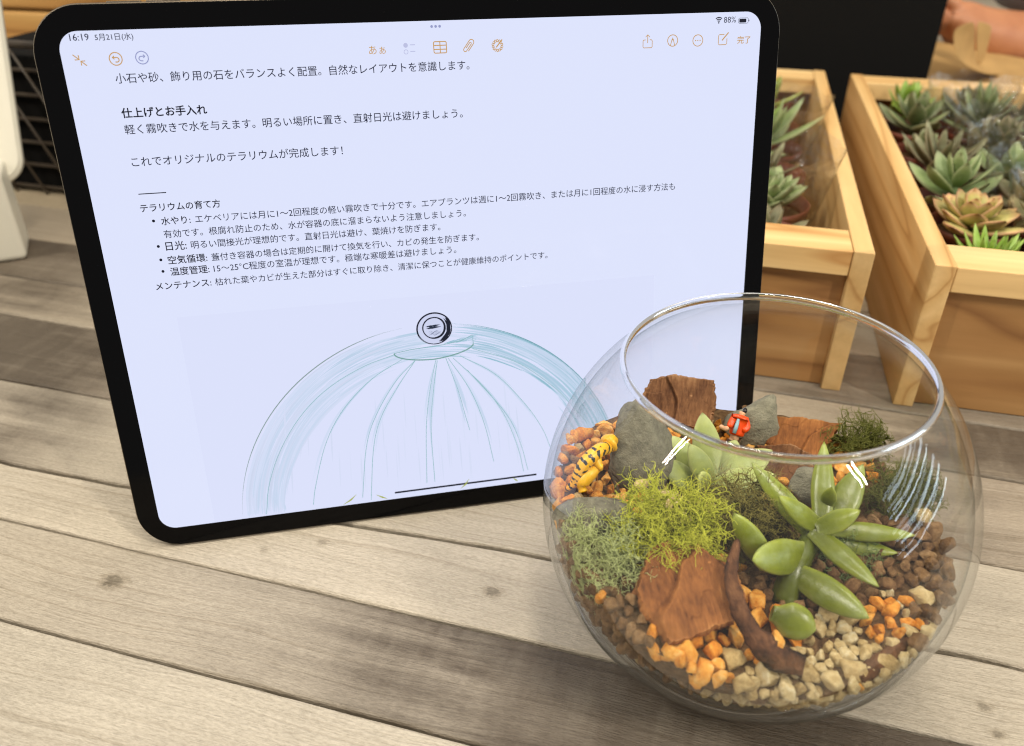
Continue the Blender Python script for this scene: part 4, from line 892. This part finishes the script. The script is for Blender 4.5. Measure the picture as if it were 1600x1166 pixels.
fb = on_bed(1140, 697, .0); figs = .0225
fig = empty('person', fb); tag(fig, 'tiny toy person in an orange jacket leaning before the grey stone', 'toy figure')
D1 = (on_bed(1150, 697) - CAM).dot(fw) - .006
def fp(u, v, d=0.): return at_d(u, v, D1 + d) - fb
M_SKINT = simple('toy_skin', lin(206, 158, 118), .5); M_JACK = simple('orange_jacket', lin(222, 72, 14), .35); M_SHIRT = simple('blue_shirt', lin(132, 168, 178), .5); M_TROU = simple('brown_trousers', lin(92, 72, 54), .6); M_HAIR = simple('black_hair', lin(18, 16, 16), .25)
skin('body', [fp(1148, 682), fp(1153, 668), fp(1157, 655), fp(1159, 648), fp(1161, 643), fp(1140, 690), fp(1134, 702), fp(1150, 691), fp(1146, 704)], [(0, 1), (1, 2), (2, 3), (3, 4), (0, 5), (5, 6), (0, 7), (7, 8)], [.0014, .0016, .0012, .0013, .0017, .0010, .0010, .0010, .0010], M_SKINT, fig)
skin('jacket', [fp(1154, 667), fp(1157, 656), fp(1149, 651, -.001), fp(1142, 661, -.002), fp(1139, 669, -.003), fp(1165, 657, -.001), fp(1169, 668, -.002), fp(1160, 674, -.003), fp(1150, 681)], [(0, 1), (1, 2), (2, 3), (3, 4), (1, 5), (5, 6), (6, 7), (0, 8)], [.0032, .0028, .0015, .0014, .0013, .0016, .0015, .0013, .0028], M_JACK, fig)
skin('hand', [fp(1138, 669, -.003), fp(1132, 670, -.004), fp(1127, 667, -.005), fp(1124, 665, -.005)], [(0, 1), (1, 2), (2, 3)], [.0010, .0009, .0010, .0007], M_SKINT, fig)
V, Fc = tube([fp(1154, 655, -.0024), fp(1150, 668, -.0030), fp(1147, 677, -.0028)], [.0006, .0008, .0007], 8); mk('shirt', V, Fc, M_SHIRT, fig)
skin('trousers', [fp(1147, 680), fp(1141, 690), fp(1135, 702), fp(1151, 690), fp(1147, 703)], [(0, 1), (1, 2), (0, 3), (3, 4)], [.0021, .0015, .0013, .0015, .0013], M_TROU, fig)
skin('hair', [fp(1160, 641, .0004), fp(1163, 642, .0002), fp(1165, 645, .0006)], [(0, 1), (1, 2)], [.0013, .0016, .0012], M_HAIR, fig)

# ------------------------------------------------------------------ crates of potted succulents
CRH = .084
def crate(front_corner, yaw, width, length, label, corner='left'):
    R_ = Matrix.Rotation(yaw, 4, 'Z'); o0 = Vector(front_corner)
    if corner == 'right': o0 = o0 - R_ @ Vector((width, 0, 0))
    c = empty('wooden_crate', mtx=Matrix.Translation(o0) @ R_); tag(c, label, 'crate'); t = .0102
    for x in (0, width - t): box('side_plank', x, x + t, 0, length, 0, CRH, M_PINE, c, .0006)
    for y0, y1 in ((.0008, .030), (length - .030, length - .0008)): box('rail', t + .0002, width - t - .0002, y0, y1, CRH - .0145, CRH - .0006, M_PINE_X, c, .0006)
    for y0, y1 in ((.0045, .0145), (length - .0145, length - .0045)): box('end_panel', t + .0001, width - t - .0001, y0, y1, .0005, CRH - .0148, M_PANEL_SHADED, c, .0004)
    box('floor_board', t, width - t, .015, length - .015, .001, .007, M_PINE_X, c, 0)
    return c
crR = crate((.2090, .3760, 0), rad(-13.3), .27, .42, 'pine crate of potted succulents at the right, nearer the frame edge'); wr = .27
crL = crate((.1840, .3885, 0), rad(-14.0), .23, .42, 'pine crate half hidden behind the tablet, left of the other crate', 'right')
for c, xs in ((crR, (.047,)), (crL, (.163,))):
    for x in xs: box('staple', x, x + .0058, .0003, .0012, CRH - .0086, CRH - .0068, M_STAPLE, c, 0)
LM = {}
def get_leaf(kind, shape):
    if (kind, shape) not in LM:
        ln, w, th, cu, pw, tip = dict(round=(.020, .0135, .0042, .10, .8, .8), spoon=(.026, .0125, .0036, .18, .95, .86), spike=(.022, .0058, .0036, .22, .5, .96), fat=(.017, .0100, .0050, .16, .8, .85), long=(.030, .0085, .0036, .16, .62, .95))[shape]
        LM[(kind, shape)] = leaf_mesh('leaf', ln, w, th, LEAFMATS[kind], cu, 9, 9, pw, tip)
    return LM[(kind, shape)]
POT_V, POT_F = revolve([(.0001, .002), (.021, .002), (.0225, .004), (.0275, .050), (.0295, .050), (.0300, .056), (.0285, .056), (.0280, .0505), (.0265, .050), (.0262, .047)], 28)
POT = mesh('pot', POT_V, POT_F, M_TERRA)
SV_, SF_ = revolve([(.0262, .0468), (.018, .0478), (.009, .0474), (.0002, .048)], 20); POTSOIL = mesh('potting_soil', SV_, SF_, M_SOIL)
def sleeve_mesh(seed):
    V, Fc = [], []; n = 40; r = Vector((seed * 7.7, 0, 0))
    for j in range(9):
        t = j / 8; rr = .024 + .020 * t
        for i in range(n):
            a = 2 * math.pi * i / n; q = rr * (1 + .10 * t * mnoise.noise(Vector((math.cos(a) * 2, math.sin(a) * 2, t)) + r) + .035 * mnoise.noise(Vector((math.cos(a) * 7, math.sin(a) * 7, t * 3)) + r))
            V.append((q * math.cos(a), q * math.sin(a), .01 + .085 * t + .006 * t * mnoise.noise(Vector((math.cos(a) * 3, math.sin(a) * 3, 9)) + r)))
    for j in range(8):
        for i in range(n): Fc.append((j * n + i, j * n + (i + 1) % n, (j + 1) * n + (i + 1) % n, (j + 1) * n + i))
    return mesh('plastic_sleeve', V, Fc, M_FILM)
SLV = [sleeve_mesh(i) for i in range(3)]
def plant(cr, x, y, kind, shape, n, label, size=1., tall=0., sleeve=None, flat=.5, seed=0, base=.007, ps=1.):
    mw = cr.matrix_world @ Matrix.Translation((x, y, base)); r = random.Random(seed * 17 + 3)
    e = empty('potted_succulent', mtx=mw @ Matrix.Rotation(r.random() * 6.3, 4, 'Z') @ Matrix.Scale(ps, 4)); tag(e, label, 'potted plant', 'potted succulents in the crates')
    link(bpy.data.objects.new('pot', POT), e); link(bpy.data.objects.new('potting_soil', POTSOIL), e); size *= 1.28 / ps ** 1.2
    if tall:
        V, Fc = tube([Vector((0, 0, .044)), Vector((.002, .001, .05 + tall))], [.0028, .0022], 8); mk('stem', V, Fc, LEAFMATS[kind], e)
    me = get_leaf(kind, shape)
    for i in range(n):
        a = i * 2.39996 + r.uniform(-.15, .15); f = i / max(1, n - 1); el = rad(8 + 62 * f ** (1.2 - flat * .4)) + r.uniform(-.1, .1); s = size * (1.05 - .5 * f) * r.uniform(.88, 1.1); z = .050 + tall * (.25 + .75 * f) + .004 * f
        o = bpy.data.objects.new('leaf', me); mt = Matrix.Translation((.0022 * math.cos(a), .0022 * math.sin(a), z)) @ Matrix.Rotation(a, 4, 'Z') @ Matrix.Rotation(-el, 4, 'Y') @ Matrix.Rotation(r.uniform(-.25, .25), 4, 'X') @ Matrix.Scale(s, 4)
        link(o, e, mt)
    if sleeve is not None: link(bpy.data.objects.new('plastic_sleeve', SLV[sleeve]), e)
    return e
bpy.context.view_layer.update()
ROWS = ['first from the front', 'second from the front', 'third from the front', 'fourth from the front', 'fifth from the front', 'sixth from the front', 'at the back']
COLS = ['leftmost column', 'second column', 'third column', 'fourth column', 'rightmost column']
KD = [('grey', 'spoon', 'grey-green leafy'), ('dark', 'spoon', 'dull olive leafy'), ('grey', 'long', 'grey-green long-leaved'), ('dark', 'long', 'dull brown-green long-leaved'), ('sage', 'spoon', 'sage green leafy'), ('dark', 'fat', 'dull fat-leaved'), ('grey', 'fat', 'grey-green fat-leaved')]
OV = {(1, 0): ('lime', 'spike', 26, 1.0, .004, 'lime green spiky'), (0, 0): ('lime', 'spike', 24, .95, .004, 'lime green spiky'), (0, 1): ('pink', 'round', 24, 1.05, .008, 'cream and pink rosette'), (1, 1): ('dark', 'spoon', 15, 1., .014, 'dull olive leafy'),
      (0, 2): ('sage', 'spoon', 14, 1.0, .020, 'tall sage green spoon-leaved'), (0, 3): ('dark', 'long', 15, 1.05, .008, 'dull long-leaved'), (0, 6): ('lime', 'spoon', 12, .8, .018, 'bright green leafy')}
rk = random.Random(8)
for ci in range(5):
    for ri in range(7):
        a, b, d_ = rk.choice(KD); n, sz, tall = rk.choice((10, 13, 16, 20, 24)), rk.uniform(.75, 1.2), rk.uniform(.004, .028)
        if (ci, ri) in OV: a, b, n, sz, tall, d_ = OV[(ci, ri)]
        plant(crR, .043 + .0485 * ci, .058 + .0520 * ri, a, b, n, f'{d_} potted succulent, right crate, {COLS[ci]}, {ROWS[ri]}', sz, tall, rk.choice((None, 0, 1, 2)) if ci > 0 and ri > 0 else None, .5, ci * 7 + ri, .018 + .003 * (ri % 2), .8)
LSPEC = [('dark', 'spoon', 12, 1., .0, None, 'dull leafy'), ('sage', 'fat', 34, 1.25, .008, 0, 'pale sage many-leaved rosette'), ('dark', 'long', 12, .9, 0., None, 'dull long-leaved'), ('sage', 'long', 13, 1.25, .014, 1, 'tall pale green long-leaved'), ('lime', 'round', 12, 1., .01, None, 'yellow-green round-leaved'), ('green', 'spoon', 11, 1., .012, None, 'fresh green leafy')]
for ri, (kd, sh, n, sz, tall, sl, desc) in enumerate(LSPEC):
    plant(crL, .23 - .052, .062 + .0605 * ri, kd, sh, n, f'{desc} potted succulent, left crate, {ROWS[ri]}', sz, tall, sl, .5, 60 + ri, .006)

# ------------------------------------------------------------------ behind: black box, kraft paper, person, left side things
def upright(name, u0, u1, vb, y, h_, depth, m, label, cat, yaw=0.):
    a = at_y(u0, vb, y); b = at_y(u1, vb, y); e = empty(name, (a.x, y, 0)); e.rotation_euler = (0, 0, yaw); return e, (b.x - a.x)
e = empty('black_box', (.215, .862, 0)); e.rotation_euler = (0, 0, rad(-8)); tag(e, 'plain black box standing behind the two crates', 'box')
box('side_wall', -.10, .188, 0, .16, 0, .34, M_BLACK, e, .002); box('lid', -.102, .190, -.002, .162, .341, .372, M_BLACK, e, .002)

M_KRAFT = simple('kraft_paper', lin(188, 150, 96), .8, .2, var=.12, scale=30, bmp=.002)
kb = empty('paper_bag', at_y(1520, 128, .93) * 1.); kb.location.z = 0; tag(kb, 'brown kraft paper bag with a curled open top behind the right crate', 'bag')
kz = at_y(1520, 128, .93)
bpy.context.view_layer.update()
def kpt(u, v, y): return at_y(u, v, y) - kb.location
V = [kpt(1440, 128, .92), kpt(1640, 138, .90), kpt(1640, 100, .98), kpt(1452, 62, 1.02)]; base = [Vector((v.x, v.y, -kb.location.z)) for v in V]
mk('bag_body', V + base, [(0, 1, 2, 3), (0, 4, 5, 1), (1, 5, 6, 2), (2, 6, 7, 3), (3, 7, 4, 0), (7, 6, 5, 4)], M_KRAFT, kb, False)
def sheet(P, m, parent, nm, th=.0012):
    n = len(P[0]); V, Fc = [], []
    for row in P: V += row
    k = len(V); 
    for r_ in range(len(P) - 1):
        for c in range(n - 1): Fc.append((r_ * n + c, r_ * n + c + 1, (r_ + 1) * n + c + 1, (r_ + 1) * n + c))
    o = mk(nm, V, Fc, m, parent); sm = o.modifiers.new('t', 'SOLIDIFY'); sm.thickness = th; su = o.modifiers.new('s', 'SUBSURF'); su.levels = su.render_levels = 2; return o
sheet([[kpt(1489, 44, .90), kpt(1508, 36, .905), kpt(1524, 29, .91)], [kpt(1487, 62, .90), kpt(1505, 62, .915), kpt(1523, 58, .935)], [kpt(1492, 88, .90), kpt(1508, 94, .92), kpt(1522, 88, .95)], [kpt(1508, 104, .90), kpt(1518, 112, .92), kpt(1530, 112, .95)], [kpt(1540, 118, .90), kpt(1556, 118, .92), kpt(1570, 118, .95)]], M_KRAFT, kb, 'curled_flap')
sheet([[kpt(1524, 29, .945), kpt(1536, 34, .95), kpt(1552, 38, .955)], [kpt(1524, 70, .945), kpt(1536, 68, .95), kpt(1546, 60, .955)], [kpt(1526, 106, .945), kpt(1532, 100, .95), kpt(1538, 92, .955)]], M_KRAFT, kb, 'curled_flap')

def skin_mat():
    m, nt, b = mat('skin'); n = noise_(nt, coords(nt), 18., 4, .6); r = ramp(nt, n, [(.3, lin(176, 112, 74)), (.7, lin(206, 142, 100))]); L(nt, r.outputs[0], b.inputs['Base Color']); b.inputs['Roughness'].default_value = .5; b.inputs['Subsurface Weight'].default_value = .1; b.inputs['Subsurface Radius'].default_value = (.01, .004, .002); return m
M_SKIN = skin_mat(); M_GREYSHIRT = simple('grey_cloth', lin(150, 152, 160), .9, .1, var=.12, scale=25, bmp=.004)
pe = empty('person', (.62, 1.12, 0)); tag(pe, 'person in a grey short-sleeved shirt, only a bare arm in view behind the crates', 'person'); bpy.context.view_layer.update()
def pp(u, v, y): return at_y(u, v, y) - pe.location
elbow = pp(1690, 95, 1.04); wrist = pp(1520, 52, 1.02); palm = pp(1488, 30, 1.03); sh = pp(1650, -190, 1.20)
Pp = [sh, (sh + elbow) / 2, elbow, (elbow * .6 + wrist * .4), wrist, palm]; Ee = [(0, 1), (1, 2), (2, 3), (3, 4), (4, 5)]; Rr = [.052, .048, .043, .042, .030, (.034, .020)]
for k_, (du, dv, ln) in enumerate(((-24, -22, .03), (-22, -12, .033), (-20, -2, .032), (-16, 8, .028), (2, -30, .03))):
    i0 = len(Pp); q = pp(1488 + du * .6, 30 + dv * .6, 1.025); Pp += [q, pp(1488 + du * 1.3, 30 + dv * 1.3 + 6, 1.02)]; Ee += [(5, i0), (i0, i0 + 1)]; Rr += [.0105, .009]
skin('arm', Pp, Ee, Rr, M_SKIN, pe)
skin('shirt_sleeve', [sh + Vector((.03, .03, .06)), sh, pp(1640, -90, 1.12), pp(1604, -10, 1.05)], [(0, 1), (1, 2), (2, 3)], [.085, .078, .070, .062], M_GREYSHIRT, pe)
skin('shirt', [sh + Vector((.22, .10, .05)), sh + Vector((.20, .10, -.18)), sh + Vector((.20, .10, -.40)), sh + Vector((.02, .03, .07))], [(0, 1), (1, 2), (0, 3)], [(.17, .11), (.16, .11), (.15, .11), .085], M_GREYSHIRT, pe)

# left: white plastic case with its lid open, black wire basket, bamboo box
M_WHITE = simple('cream_plastic', lin(214, 208, 190), .4, .4, var=.03, scale=20)
wc = empty('white_case', (-.353, .552, 0)); wc.rotation_euler = (0, 0, rad(24)); tag(wc, 'cream white plastic case with an upright lid at the left edge', 'case')
box('case_body', -.16, 0, 0, .040, 0, .064, M_WHITE, wc, .004, 4)
bpy.context.view_layer.update()
p0 = at_y(41, 283, .592); p1 = at_y(-3, -30, .64); Yl = (p1 - p0); Xl = Vector((-math.cos(rad(24)), -math.sin(rad(24)), 0)); Zl = Xl.cross(Yl).normalized(); wi = wc.matrix_world.inverted()
V, Fc = [], []; P = rrect(.17, .20, .016, 8); K = len(P); Yl.normalize()
for z, ins in ((-.0065, .0025), (-.004, 0), (.004, 0), (.0065, .0025)):
    for x, y in P: V.append(wi @ (p0 + Xl * (ins + x * (1 - ins * 12)) + Yl * (ins + y * (1 - ins * 10)) + Zl * z))
for j in range(3):
    for k_ in range(K): Fc.append((j * K + k_, j * K + (k_ + 1) % K, (j + 1) * K + (k_ + 1) % K, (j + 1) * K + k_))
Fc += [tuple(range(K))[::-1], tuple(range(3 * K, 4 * K))]
mk('lid', V, Fc, M_WHITE, wc, False)
M_WIRE = simple('black_wire', lin(72, 62, 50), .4, .5); M_DARK = simple('dark_lining', lin(16, 15, 14), .9, .1)
bk = empty('wire_basket', (-.46, .70, 0)); bk.rotation_euler = (0, 0, rad(-14)); tag(bk, 'black wire basket behind the tablet and the white case', 'basket'); bw, bd, bh = .34, .2, .125
box('lining', .004, bw - .004, .004, bd - .004, .001, bh - .012, M_DARK, bk, .002)
for i in range(7):
    z = .006 + i * (bh - .008) / 6; V, Fc = tube([Vector(q) for q in ((0, 0, z), (bw, 0, z))], [.0016 if i < 6 else .003] * 2, 8); mk('wire', V, Fc, M_WIRE, bk)
    V, Fc = tube([Vector(q) for q in ((bw, 0, z), (bw, bd, z))], [.0016 if i < 6 else .003] * 2, 8); mk('wire', V, Fc, M_WIRE, bk)
for i in range(12):
    x = bw * i / 11; V, Fc = tube([Vector((x, -.002, 0)), Vector((max(0, x - .06), -.002, bh))], [.0011] * 2, 6); mk('wire', V, Fc, M_WIRE, bk)
M_BAMB = wood_mat('bamboo', lin(196, 154, 92), lin(176, 130, 72), lin(140, 98, 50), .5, 0)
bb = empty('wooden_box', (-.64, .98, 0)); bb.rotation_euler = (0, 0, rad(-10)); tag(bb, 'brown wooden box of stacked slats behind the wire basket', 'box')
for i in range(6): box('slat', 0, .5, 0, .22, .002 + i * .034, .033 + i * .034, M_BAMB, bb, .003)
M_FOL = simple('blurred_leaf', lin(96, 112, 92), .6, .3, var=.3, scale=30)
lf = empty('leafy_plant', (-.70, 1.16, .206)); tag(lf, 'blurred grey-green leafy plant on the wooden box at top left', 'plant')
lm_ = leaf_mesh('leaf', .07, .026, .004, M_LGREY, .15, 9, 9, .7, .9)
rr_ = random.Random(3)
for i in range(26):
    o = bpy.data.objects.new('leaf', lm_); link(o, lf, Matrix.Translation((.30 * rr_.random(), .06 * rr_.random(), .01)) @ Matrix.Rotation(rr_.random() * 6.3, 4, 'Z') @ Matrix.Rotation(-rad(15 + 55 * rr_.random()), 4, 'Y'))
